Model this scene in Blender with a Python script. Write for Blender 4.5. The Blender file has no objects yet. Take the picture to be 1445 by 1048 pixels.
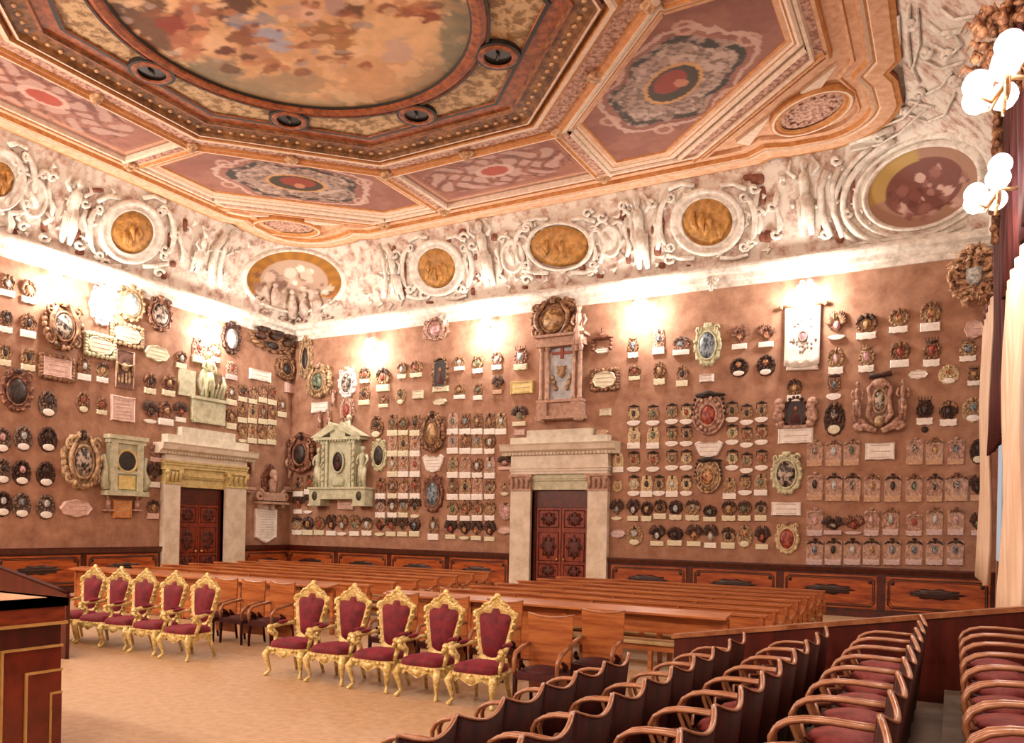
import bpy, math, random
import numpy as np
from mathutils import Vector, Matrix
from mathutils.bvhtree import BVHTree
PI=math.pi
random.seed(7)
COL=bpy.context.scene.collection
# ------------------------------------------------------------------ camera
F,ROLL,CY,YAW,CAMX,CAMY,H=1133.,.0207,742.6,math.radians(-28.98),22.05,-22.63,2.15
fw=np.array([math.sin(YAW),math.cos(YAW),0]);rt=np.array([math.cos(YAW),-math.sin(YAW),0])
CAM=np.array([CAMX,CAMY,H]); UP=np.array([0,0,1.])
def ray(u,v):
    a,b=u-722.5,v-524;c,s=math.cos(ROLL),math.sin(ROLL)
    x=c*a+s*b;y=-s*a+c*b+524-CY
    return fw+rt*x/F+np.array([0,0,-y/F])
def pz(u,v,z):
    r=ray(u,v);t=(z-H)/r[2];return CAM+r*t
def py(u,v,y=0):
    r=ray(u,v);t=(y-CAMY)/r[1];return CAM+r*t
def px(u,v,x=0):
    r=ray(u,v);t=(x-CAMX)/r[0];return CAM+r*t
cd=bpy.data.cameras.new('camera'); cam=bpy.data.objects.new('camera',cd); COL.objects.link(cam)
c_,s_=math.cos(ROLL),math.sin(ROLL)
eu=c_*rt+s_*UP; ev=-s_*rt+c_*UP
M=Matrix.Identity(4)
for i in range(3):
    M[i][0]=eu[i];M[i][1]=ev[i];M[i][2]=-fw[i];M[i][3]=CAM[i]
cam.matrix_world=M
cd.sensor_width=36;cd.lens=36*F/1445
ppx,ppy=722.5-s_*(CY-524),524+c_*(CY-524)
cd.shift_x=(722.5-ppx)/1445; cd.shift_y=(ppy-524)/1445
cd.clip_end=200
bpy.context.scene.camera=cam
# ------------------------------------------------------------------ materials
def srgb(h):
    h=h.lstrip('#');r=[int(h[i:i+2],16)/255 for i in (0,2,4)]
    return tuple(x/12.92 if x<=.04045 else ((x+.055)/1.055)**2.4 for x in r)
MATS={}
def mat(name,c1,c2=None,scale=6,rough=.6,metal=0,bump=0,bscale=None,detail=6,stretch=None,lo=.35,hi=.65,obj_random=0,coat=0,c3=None):
    if name in MATS: return MATS[name]
    m=bpy.data.materials.new(name);m.use_nodes=True;nt=m.node_tree;N=nt.nodes;L=nt.links
    b=N['Principled BSDF'];b.inputs['Roughness'].default_value=rough;b.inputs['Metallic'].default_value=metal
    if coat: b.inputs['Coat Weight'].default_value=coat; b.inputs['Coat Roughness'].default_value=.25
    a=srgb(c1)
    if c2 is None and not bump:
        b.inputs['Base Color'].default_value=(*a,1)
    else:
        tc=N.new('ShaderNodeTexCoord');mp=N.new('ShaderNodeMapping')
        L.new(tc.outputs['Object'],mp.inputs[0])
        if stretch: mp.inputs['Scale'].default_value=stretch
        if obj_random:
            oi=N.new('ShaderNodeObjectInfo');mu=N.new('ShaderNodeMath');mu.operation='MULTIPLY';mu.inputs[1].default_value=37
            L.new(oi.outputs['Random'],mu.inputs[0]);L.new(mu.outputs[0],mp.inputs['Location'])
        n=N.new('ShaderNodeTexNoise');n.inputs['Scale'].default_value=scale;n.inputs['Detail'].default_value=detail;n.inputs['Roughness'].default_value=.65
        L.new(mp.outputs[0],n.inputs['Vector'])
        r=N.new('ShaderNodeValToRGB');e=r.color_ramp.elements
        e[0].position=lo;e[0].color=(*a,1);e[1].position=hi;e[1].color=(*srgb(c2 or c1),1)
        if c3:
            k=e.new((lo+hi)/2);k.color=(*srgb(c3),1)
        L.new(n.outputs[0],r.inputs[0]);L.new(r.outputs[0],b.inputs['Base Color'])
        if bump:
            n2=N.new('ShaderNodeTexNoise');n2.inputs['Scale'].default_value=bscale or scale*2;n2.inputs['Detail'].default_value=5
            L.new(mp.outputs[0],n2.inputs['Vector'])
            bp=N.new('ShaderNodeBump');bp.inputs['Strength'].default_value=bump;bp.inputs['Distance'].default_value=.03
            L.new(n2.outputs[0],bp.inputs['Height']);L.new(bp.outputs[0],b.inputs['Normal'])
    MATS[name]=m;return m
def vmat(name,rough=.7,bump=0):
    if name in MATS: return MATS[name]
    m=bpy.data.materials.new(name);m.use_nodes=True;nt=m.node_tree
    b=nt.nodes['Principled BSDF'];b.inputs['Roughness'].default_value=rough
    a=nt.nodes.new('ShaderNodeVertexColor');a.layer_name='paint'
    nt.links.new(a.outputs[0],b.inputs['Base Color']);MATS[name]=m;return m
def emis(name,c,st):
    m=bpy.data.materials.new(name);m.use_nodes=True;b=m.node_tree.nodes['Principled BSDF']
    b.inputs['Base Color'].default_value=(*srgb(c),1);b.inputs['Emission Color'].default_value=(*srgb(c),1);b.inputs['Emission Strength'].default_value=st
    return m
PLASTER=mat('wall plaster','#865c47','#bd947a',scale=2.2,rough=.85,bump=.12,bscale=40,detail=9,lo=.3,hi=.75)
STUCCO=mat('white stucco','#b9aea2','#ece6dc',scale=5,rough=.75,bump=.35,bscale=14,lo=.3,hi=.6)
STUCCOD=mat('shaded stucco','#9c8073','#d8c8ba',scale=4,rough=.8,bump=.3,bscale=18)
COVEB=mat('painted cove ground','#a07c6c','#ddd5ca',scale=3.0,rough=.85,bump=.2,bscale=16,detail=9,lo=.34,hi=.54,c3='#c6b0a4')
OCHRE=mat('gilded relief','#8a5f26','#c7914b',scale=6,rough=.55,bump=.8,bscale=7,lo=.35,hi=.65,obj_random=1)
MARBLE=mat('pale marble','#c9bba6','#e6dccb',scale=3,rough=.45,bump=.08)
MARBLEG=mat('greenish white stone','#a9ab8e','#d3d2b6',scale=5,rough=.55,bump=.15)
MARBLEY=mat('yellowed stone','#b8a264','#d8c78e',scale=6,rough=.55,bump=.2)
PINKST=mat('pink sandstone','#a37f6e','#c9a893',scale=8,rough=.7,bump=.3)
WOODD=mat('dark carved door wood','#5e1c0c','#923a18',scale=5,rough=.4,bump=.2,stretch=(3,3,.6),coat=.15)
WOODW=mat('wainscot walnut','#7a2e12','#b8622c',scale=3,rough=.32,bump=.05,stretch=(.5,1,3),coat=.3)
WOODWD=mat('wainscot dark moulding','#2d0c06','#5a1d0e',scale=6,rough=.35,coat=.2)
WOODP=mat('pew wood','#8c4420','#c07a44',scale=3,rough=.34,stretch=(.4,3,5),coat=.25)
WOODS=mat('seat mahogany','#260905','#43120a',scale=5,rough=.55,stretch=(2,2,.6))
WOODS.node_tree.nodes['Principled BSDF'].inputs['Specular IOR Level'].default_value=.15
WOODR=mat('bent rail wood','#7a4226','#b07a52',scale=5,rough=.3,coat=.35)
WOODB=mat('partition mahogany','#3d0e07','#581a0c',scale=2,rough=.38,stretch=(4,4,.5),coat=.15)
INLAY=mat('dark inlay','#1d0a06','#3a160c',scale=12,rough=.4)
BRASSL=mat('pale gold line','#b48a4c','#d0a866',scale=5,rough=.4)
GOLD=mat('gilt wood','#ae8a30','#f3e2a0',scale=16,rough=.36,metal=.3,bump=.5,bscale=40,lo=.3,hi=.6,obj_random=1)
VELVET=mat('crimson velvet','#4c0512','#7c1024',scale=9,rough=.75,obj_random=1)
VELVET.node_tree.nodes['Principled BSDF'].inputs['Sheen Weight'].default_value=.35
VELVET.node_tree.nodes['Principled BSDF'].inputs['Sheen Tint'].default_value=(.8,.15,.3,1)
REDSEAT=mat('worn red leather','#6a1c1a','#9c4440',scale=7,rough=.65)
DARKSEAT=mat('dark red upholstery','#2a0608','#4e0f12',scale=9,rough=.7)
CREAMSEAT=mat('cream seat','#b99a6a','#d9bf92',scale=5,rough=.6)
CURTAIN=mat('cream curtain','#d9b89a','#efd8c0',scale=2,rough=.8,stretch=(6,6,.4))
REDDRAPE=mat('dark red drape','#2b0504','#5a120c',scale=2,rough=.8,stretch=(8,8,.4))
GLOBE=emis('lit globe','#ffeef0',9)
BRASS=mat('lamp brass','#a8835a','#d9b98a',scale=9,rough=.35,metal=.6)
def pal(n,c1,c2,**k): return mat(n,c1,c2,scale=k.pop('scale',9),rough=.55,bump=k.pop('bump',.7),bscale=k.pop('bscale',16),lo=.32,hi=.66,obj_random=1,**k)
FR={'brown':pal('carved gilt brown','#341c12','#b8906a',c3='#7d573c'),'dark':pal('carved dark','#180b08','#6e4a34',c3='#34190f'),
 'gold':pal('carved old gold','#5e4630','#d8be98',c3='#a38462'),'cream':pal('carved cream','#a88a66','#ece0bc',c3='#d0b990'),
 'grey':pal('carved grey brown','#33241e','#a08c7c',c3='#5e473c'),'sand':pal('carved sandstone','#947060','#d2b4a0',c3='#b39280',bump=.4),
 'pink':pal('carved rosy','#76503f','#d8b6a2',c3='#a98270'),'white':pal('carved white','#b8aaa6','#f4eeee'),
 'green':pal('carved pale green','#9a9a78','#dedcb8'),'redbr':pal('carved red brown','#38190f','#a87c5e',c3='#6e4230')}
def esc(n,c1,c2,s=10): return mat('shield '+n,c1,c2,scale=s,rough=.45,lo=.44,hi=.56,obj_random=1,detail=3)
ES={'red':esc('red','#6e1c14','#a8523e'),'blue':esc('blue','#2e3c4c','#8b98a0'),'dark':esc('dark','#140c0c','#3c2c26'),
 'gold':esc('gold','#7a5a34','#c4a070'),'silver':esc('silver','#8c99a0','#d3d6d2'),'green':esc('green','#243428','#7c8a72'),
 'redgold':esc('red and gold','#7a281a','#c09a66'),'darkwhite':esc('dark and white','#1a1210','#b8a898'),'rose':esc('rose','#a06a70','#dcb8b8')}
PL={'white':mat('white plaque','#e0dad2','#fbf8f2',scale=7,rough=.5,bump=.1),'pale':mat('pale plaque','#cdc7a8','#ece7cc',scale=7,rough=.5,bump=.1),
 'rose':mat('rosy plaque','#c69c90','#e6cac0',scale=7,rough=.5,bump=.1),'lilac':mat('lilac plaque','#b49a98','#dccaca',scale=7,rough=.5,bump=.1),
 'orange':mat('orange plaque','#b8743c','#dca064',scale=7,rough=.5,bump=.1),'sand':mat('sandstone plaque','#b08a6c','#d4b294',scale=7,rough=.6,bump=.1),
 'yellow':mat('yellow plaque','#c9b064','#e6d694',scale=7,rough=.5,bump=.1)}
HAT=mat('dark hat','#120c0a','#2e2018',scale=9,rough=.7)
# ------------------------------------------------------------------ mesh building
class MB:
    def __init__(s): s.v=[];s.f=[];s.m=[];s.cur=0;s.sm=False;s.smf=[]
    def add(s,vs,fs,smooth=None):
        o=len(s.v);s.v+= [tuple(map(float,p)) for p in vs];s.f+=[tuple(i+o for i in f) for f in fs]
        s.m+=[s.cur]*len(fs);s.smf+=[s.sm if smooth is None else smooth]*len(fs);return s
    def box(s,x0,x1,y0,y1,z0,z1):
        return s.add([(x0,y0,z0),(x1,y0,z0),(x1,y1,z0),(x0,y1,z0),(x0,y0,z1),(x1,y0,z1),(x1,y1,z1),(x0,y1,z1)],
          [(0,3,2,1),(4,5,6,7),(0,1,5,4),(1,2,6,5),(2,3,7,6),(3,0,4,7)],False)
    def prism(s,pts,y0,y1,ax='y'):
        """pts (a,b) outline extruded along axis"""
        n=len(pts)
        def P(a,b,c): return (a,c,b) if ax=='y' else ((c,a,b) if ax=='x' else (a,b,c))
        vs=[P(a,b,y0) for a,b in pts]+[P(a,b,y1) for a,b in pts]
        return s.add(vs,[tuple(range(n))[::-1],tuple(range(n,2*n))]+[(i,(i+1)%n,n+(i+1)%n,n+i) for i in range(n)],False)
    def pillow(s,pts,c,levels,smooth=True):
        """outline (x,z) about centre c, levels [(scale,yout)]: front is -y"""
        n=len(pts);vs=[];fs=[]
        for sc,h in levels: vs+=[(c[0]+(a-c[0])*sc,-h,c[1]+(b-c[1])*sc) for a,b in pts]
        for k in range(len(levels)-1):
            for i in range(n): fs.append((k*n+i,k*n+(i+1)%n,(k+1)*n+(i+1)%n,(k+1)*n+i))
        k=len(levels)-1;vs.append((c[0],-levels[-1][1],c[1]));ci=len(vs)-1
        for i in range(n): fs.append((k*n+i,k*n+(i+1)%n,ci))
        return s.add(vs,fs,smooth)
    def ball(s,c,r,nu=8,nv=5,rot=0):
        if not hasattr(r,'__len__'): r=(r,r,r)
        vs=[];cr,sr=math.cos(rot),math.sin(rot)
        def T(x,y,z): x,z=cr*x-sr*z,sr*x+cr*z; return (c[0]+x,c[1]+y,c[2]+z)
        vs.append(T(0,0,-r[2]))
        for j in range(1,nv):
            p=-PI/2+PI*j/nv
            for i in range(nu):
                q=2*PI*i/nu;vs.append(T(r[0]*math.cos(p)*math.cos(q),r[1]*math.cos(p)*math.sin(q),r[2]*math.sin(p)))
        vs.append(T(0,0,r[2]));fs=[]
        for i in range(nu): fs.append((0,1+(i+1)%nu,1+i))
        for j in range(nv-2):
            for i in range(nu):
                a=1+j*nu;fs.append((a+i,a+(i+1)%nu,a+nu+(i+1)%nu,a+nu+i))
        a=1+(nv-2)*nu
        for i in range(nu): fs.append((a+i,a+(i+1)%nu,len(vs)-1))
        return s.add(vs,fs,True)
    def tube(s,pts,rad,n=6,cap=True,closed=False):
        P=[Vector(p) for p in pts];m=len(P)
        R=rad if hasattr(rad,'__len__') else [rad]*m
        t0=(P[1]-P[0]).normalized();a=Vector((0,0,1)) if abs(t0.z)<.9 else Vector((0,1,0))
        nrm=(a-t0*a.dot(t0)).normalized();vs=[];fs=[]
        for i in range(m):
            if closed: t=(P[(i+1)%m]-P[i-1])
            else: t=(P[min(i+1,m-1)]-P[max(i-1,0)])
            t=t.normalized() if t.length>1e-9 else t0
            nrm=nrm-t*nrm.dot(t);nrm=nrm.normalized() if nrm.length>1e-6 else Vector((1,0,0))
            b=t.cross(nrm);r=R[i];rx,ry=(r if hasattr(r,'__len__') else (r,r))
            for k in range(n):
                q=2*PI*k/n;vs.append(P[i]+nrm*(rx*math.cos(q))+b*(ry*math.sin(q)))
        rng=m if closed else m-1
        for i in range(rng):
            j=(i+1)%m
            for k in range(n): fs.append((i*n+k,i*n+(k+1)%n,j*n+(k+1)%n,j*n+k))
        if cap and not closed:
            fs.append(tuple(range(n))[::-1]);fs.append(tuple(range((m-1)*n,m*n)))
        return s.add(vs,fs,True)
    def lathe(s,prof,c=(0,0,0),n=12,cap=True):
        vs=[];fs=[];m=len(prof)
        for r,z in prof:
            for k in range(n): q=2*PI*k/n;vs.append((c[0]+r*math.cos(q),c[1]+r*math.sin(q),c[2]+z))
        for i in range(m-1):
            for k in range(n): fs.append((i*n+k,i*n+(k+1)%n,(i+1)*n+(k+1)%n,(i+1)*n+k))
        if cap: fs.append(tuple(range(n))[::-1]);fs.append(tuple(range((m-1)*n,m*n)))
        return s.add(vs,fs,True)
    def mesh(s,name,mats):
        me=bpy.data.meshes.new(name);me.from_pydata(s.v,[],s.f)
        for m in (mats if isinstance(mats,(list,tuple)) else [mats]): me.materials.append(m)
        me.polygons.foreach_set('material_index',s.m);me.polygons.foreach_set('use_smooth',s.smf);me.update()
        return me
    def build(s,name,mats,parent=None):
        return link(name,s.mesh(name,mats),parent)
def link(name,me,parent=None):
    o=bpy.data.objects.new(name,me);COL.objects.link(o)
    if parent is not None:o.parent=parent
    return o
def T(o,label,cat,group=None,kind=None):
    o['label']=label
    o['category']=cat
    if group:o['group']=group
    return o
def S(o): o['kind']='structure';return o
def empty(name,loc,rz=0,scale=None,label=None,cat=None,group=None):
    o=bpy.data.objects.new(name,None);o.empty_display_size=.1;COL.objects.link(o);o.location=loc;o.rotation_euler=(0,0,rz)
    if scale:o.scale=scale
    if label:T(o,label,cat,group)
    return o
def dup(root,loc,rz=None,scale=None,label=None,group=None):
    r=root.copy();COL.objects.link(r);r.location=loc
    if rz is not None:r.rotation_euler=(0,0,rz)
    if scale:r.scale=scale
    if label:r['label']=label
    if group:r['group']=group
    for ch in list(root.children):
        c=ch.copy();COL.objects.link(c);c.parent=r
        for g in ch.children:
            d=g.copy();COL.objects.link(d);d.parent=c
    return r
ORD=['first','second','third','fourth','fifth','sixth','seventh','eighth','ninth','tenth','eleventh','twelfth','thirteenth','fourteenth','fifteenth','sixteenth']
def ell(rx,rz,c=(0,0),n=20,a0=0): return [(c[0]+rx*math.cos(2*PI*i/n+a0),c[1]+rz*math.sin(2*PI*i/n+a0)) for i in range(n)]
def lobed(rx,rz,c,lobes,amp,n=40,ph=0):
    return [(c[0]+rx*(1+amp*math.cos(lobes*2*PI*i/n+ph))*math.cos(2*PI*i/n),c[1]+rz*(1+amp*math.cos(lobes*2*PI*i/n+ph))*math.sin(2*PI*i/n)) for i in range(n)]
def spiral(c,r0,turns,a0,n=14,sgn=1,y=-.0):
    return [(c[0]+r0*(1-.85*i/n)*math.cos(a0+sgn*2*PI*turns*i/n),y,c[1]+r0*(1-.85*i/n)*math.sin(a0+sgn*2*PI*turns*i/n)) for i in range(n+1)]
# ------------------------------------------------------------------ room shell
XR=22.95; YF=-25.0; ZC=9.15; ZB=9.55; ZT=11.95
m=MB();m.box(0,XR,YF,0,-.15,0)
FLOOR=mat('terrazzo floor','#a48665','#c8ab88',scale=9,rough=.55,bump=.05,bscale=40,detail=12,lo=.25,hi=.75)
S(m.build('floor',FLOOR))
# back wall & left wall with door openings
D1=(px(247,750)[1],px(312,750)[1],px(280,688.5)[2])     # left wall door (y0,y1,top)
D2=(py(752,750)[0],py(832,750)[0],py(790,691)[2])       # back wall door
def wall_seg(name,rects,ax):
    m=MB()
    for a0,a1,z0,z1 in rects:
        if ax=='x': m.box(a0,a1,0,.35,z0,z1)
        else: m.box(-.35,0,a0,a1,z0,z1)
    return S(m.build(name,PLASTER))
wall_seg('wall_back',[(-.35,D2[0],0,12.3),(D2[1],XR+.35,0,12.3),(D2[0],D2[1],D2[2],12.3)],'x')
wall_seg('wall_left',[(YF,D1[0],0,12.3),(D1[1],0,0,12.3),(D1[0],D1[1],D1[2],12.3)],'y')
m=MB();m.box(XR,XR+.35,YF,0,0,12.3);S(m.build('wall_right',PLASTER))
m=MB();m.box(-.35,XR+.35,YF-.35,YF,0,12.3);S(m.build('wall_front',PLASTER))
# cornice (swept along back, left, right)
def sweep_room(name,prof,mats,inset=0):
    """prof: list of (out,z) ; runs left wall -> back wall -> right wall"""
    m=MB();n=len(prof);pts=[]
    for o,z in prof: pts+=[(o,YF,z),(o,-o,z),(XR-o,-o,z),(XR-o,YF,z)]
    for i in range(n-1):
        m.cur=i%len(mats)
        m.add([pts[4*i+k] for k in range(4)]+[pts[4*i+4+k] for k in range(4)],[(k,k+1,5+k,4+k) for k in range(3)],False)
    return S(m.build(name,mats))
sweep_room('trim_cornice',[(0,8.98),(.05,8.98),(.07,9.12),(.12,9.16),(.13,9.3),(.26,9.36),(.3,9.44),(.3,9.5),(.24,9.52),(.22,9.58),(0,9.6)],[STUCCO])
# ------------------------------------------------------------------ cove
dR=XR-20.95
def oo(t): return .10+.90*t**1.5
def cove_path(t,seg=14):
    o=oo(t);o2=oo(t)*dR/1.0 if t>0 else o
    o2=.10+(dR-.10)*t**1.35
    r=.12+1.75*t; z=ZB+(ZT-.02-ZB)*(t if t<1 else 1)
    P=[(o,YF,z)]
    for i in range(1,25): P.append((o,YF+(-o-r-YF)*i/24,z))
    for i in range(1,seg+1):
        a=PI-PI/2*i/seg;P.append((o+r+r*math.cos(a),-o-r+r*math.sin(a),z))
    x1=XR-o2-r
    for i in range(1,25): P.append((o+r+(x1-o-r)*i/24,-o,z))
    for i in range(1,seg+1):
        a=PI/2-PI/2*i/seg;P.append((x1+r*math.cos(a),-o-r+r*math.sin(a),z))
    for i in range(1,25): P.append((XR-o2,-o-r+(YF+o+r)*i/24,z))
    return P
NT=16;rows=[cove_path(k/NT) for k in range(NT+1)];n=len(rows[0])
m=MB();m.sm=True
m.add([p for r in rows for p in r],[(k*n+i,k*n+i+1,(k+1)*n+i+1,(k+1)*n+i) for k in range(NT) for i in range(n-1)])
cove=S(m.build('trim_cove',COVEB))
BV=BVHTree.FromPolygons(m.v,m.f)
CV=Vector(CAM)
def cast(u,v):
    h=BV.ray_cast(CV,Vector(ray(u,v)).normalized())
    if h[0] is None: return None
    nn=h[1]
    if nn.dot(h[0]-CV)>0: nn=-nn
    return h[0],nn
def con(u,v,off=0):
    h=cast(u,v)
    if h is None: return None
    return h[0]+h[1]*off
def cfill(mb,fn,levels,n=28):
    """fn(a,s)->pixel ; radial patch lying on the cove. levels [(s,off)] from rim to centre"""
    vs=[];fs=[]
    for s,off in levels:
        for i in range(n):
            u,v=fn(2*PI*i/n,s);p=con(u,v,off)
            if p is None:return False
            vs.append(p)
    L=len(levels)
    for k in range(L-1):
        for i in range(n): fs.append((k*n+i,k*n+(i+1)%n,(k+1)*n+(i+1)%n,(k+1)*n+i))
    if levels[-1][0]<.5: fs.append(tuple((L-1)*n+i for i in range(n)))
    mb.add(vs,fs,True);return True
def efn(cu,cv,ru,rv,rot=0):
    c,s=math.cos(rot),math.sin(rot)
    return lambda a,k:(cu+k*(ru*math.cos(a)*c-rv*math.sin(a)*s),cv+k*(ru*math.cos(a)*s+rv*math.sin(a)*c))
def ctube(mb,pix,rad,off=.02,n=6):
    P=[con(u,v,off) for u,v in pix];P=[p for p in P if p is not None]
    if len(P)>1: mb.tube(P,[rad[min(i,len(rad)-1)] for i in range(len(P))] if hasattr(rad,'__len__') else rad,n)
def arc(cu,cv,ru,rv,a0,a1,n=14):
    return [(cu+ru*math.cos(math.radians(a0+(a1-a0)*i/n)),cv-rv*math.sin(math.radians(a0+(a1-a0)*i/n))) for i in range(n+1)]
def base_at(o,u,v):
    p=con(u,v,0);return p
def cove_medallion(cu,cv,ru,rv,Ru,Rv,label,rot=0):
    p0=con(cu,cv)
    root=empty('relief_medallion',p0,label=label,cat='medallion',group='gilded relief medallions on the cove')
    def loc(mb): mb.v=[(x-p0[0],y-p0[1],z-p0[2]) for x,y,z in mb.v];return mb
    m=MB();cfill(m,efn(cu,cv,ru,rv,rot),[(1,.03),(.97,.09),(.6,.11),(.02,.12)],32)
    # low relief figures
    for k in range(7):
        a=random.uniform(-.6,.6)*ru;b=random.uniform(-.45,.2)*rv
        ctube(m,[(cu+a,cv+b),(cu+a+random.uniform(-3,3),cv+b+rv*.3),(cu+a+random.uniform(-4,4),cv+b+rv*.6)],[.05,.09,.05],.11)
    loc(m).build('relief_disc',OCHRE,root)
    m=MB();f=efn(cu,cv,Ru,Rv,rot);k0=ru/Ru*1.0
    cfill(m,f,[(1,.0),(1,.10),(.93,.16),(.86,.10),(k0*1.12,.09),(k0*1.04,.14),(k0,.04)],36)
    loc(m).build('stucco_ring',STUCCO,root)
    for sg in (-1,1):
        m=MB();q=Ru*1.0
        ctube(m,arc(cu+sg*q,cv,Ru*.30,Rv*.72,90,90-sg*180),[.03,.05,.07,.08,.09,.09,.09,.09,.09,.08,.07,.06,.04,.03],.06)
        for w in (-1,1):
            ctube(m,[(cu+sg*q+sg*(6-i*.4)*math.cos(i*.9)*Ru/40,cv+w*(Rv*.72)+(6-i*.4)*math.sin(i*.9)*Rv/40) for i in range(10)],.045,.07)
        ctube(m,[(cu+sg*Ru*.35,cv-Rv*1.05),(cu+sg*Ru*.7,cv-Rv*1.12),(cu+sg*Ru*1.05,cv-Rv*.95)],.07,.05)
        ctube(m,[(cu+sg*Ru*.35,cv+Rv*1.05),(cu+sg*Ru*.75,cv+Rv*1.05),(cu+sg*Ru*1.1,cv+Rv*.95)],.07,.05)
        loc(m).build('strapwork_scroll',STUCCO,root)
    return root
cove_medallion(-3,252,20,28,38,46,'gilded relief medallion cut off at the far left of the cove')
cove_medallion(184,327,30,30,46,46,'round gilded relief medallion with globe, on cove above left wall')
cove_medallion(618,378,26,28,38,41,'tilted oval gilt medallion on cove just right of the room corner',-.15)
cove_medallion(791,347,42,29,48,36,'wide oval gilt medallion on cove above the back doorway')
cove_medallion(999,313,35,35,52,49,'largest round gilt medallion with arches, right side of back cove')
def cove_oval(cu,cv,ru,rv,label,kind):
    p0=con(cu,cv);root=empty('stucco_cartouche',p0,label=label,cat='cartouche',group='white stucco cartouches on the cove')
    m=MB();cfill(m,efn(cu,cv,ru,rv),[(1,0),(.98,.1),(.84,.14),(.78,.06),(.5,.08),(.02,.1)],24)
    m.v=[(x-p0[0],y-p0[1],z-p0[2]) for x,y,z in m.v];m.build('oval_frame',STUCCO,root)
    for sg in (-1,1):
        m=MB();ctube(m,arc(cu+sg*ru*.7,cv-rv*.9,ru*.5,rv*.25,180 if sg>0 else 0,0 if sg>0 else 180),.05,.06)
        ctube(m,[(cu+sg*ru*.9,cv+rv*.7),(cu+sg*ru*1.2,cv+rv),(cu+sg*ru*.7,cv+rv*1.25)],.06,.05)
        m.v=[(x-p0[0],y-p0[1],z-p0[2]) for x,y,z in m.v];m.build('scroll_ornament',STUCCO,root)
    m=MB();ctube(m,[(cu-ru*.3,cv-rv*.3),(cu,cv),(cu+ru*.1,cv+rv*.5)],[.06,.09,.04],.08)
    m.v=[(x-p0[0],y-p0[1],z-p0[2]) for x,y,z in m.v];m.build('profile_head',STUCCO,root)
for a in [(46,278,20,30,'white oval stucco cartouche between two gilt medallions, upper left'),(725,361,17,25,'white stucco oval left of the wide oval gilt medallion'),
   (862,340,16,24,'white stucco oval right of the wide oval gilt medallion')]: cove_oval(*a,0)
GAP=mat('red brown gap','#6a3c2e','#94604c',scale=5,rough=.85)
m=MB()
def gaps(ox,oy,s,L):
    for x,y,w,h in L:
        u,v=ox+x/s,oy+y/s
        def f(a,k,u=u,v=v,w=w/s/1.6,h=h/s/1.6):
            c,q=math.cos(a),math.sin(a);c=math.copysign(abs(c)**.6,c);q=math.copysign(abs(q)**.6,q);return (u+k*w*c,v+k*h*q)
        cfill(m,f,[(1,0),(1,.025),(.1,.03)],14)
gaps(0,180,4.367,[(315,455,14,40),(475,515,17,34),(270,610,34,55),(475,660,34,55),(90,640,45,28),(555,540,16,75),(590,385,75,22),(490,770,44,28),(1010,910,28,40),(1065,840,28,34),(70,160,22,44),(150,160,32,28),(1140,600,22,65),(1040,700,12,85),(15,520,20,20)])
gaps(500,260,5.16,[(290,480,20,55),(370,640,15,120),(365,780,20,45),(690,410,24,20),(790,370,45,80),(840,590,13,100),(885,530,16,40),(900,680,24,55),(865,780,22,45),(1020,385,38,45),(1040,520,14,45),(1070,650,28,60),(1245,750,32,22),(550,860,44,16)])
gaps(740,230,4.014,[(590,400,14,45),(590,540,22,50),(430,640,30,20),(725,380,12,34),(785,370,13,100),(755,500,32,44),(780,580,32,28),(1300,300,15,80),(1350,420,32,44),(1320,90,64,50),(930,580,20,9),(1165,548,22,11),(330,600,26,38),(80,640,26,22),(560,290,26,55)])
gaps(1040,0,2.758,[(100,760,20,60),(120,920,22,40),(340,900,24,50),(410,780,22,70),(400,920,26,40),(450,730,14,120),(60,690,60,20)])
m.build('trim_cove_recess',GAP)['kind']='structure'
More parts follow.
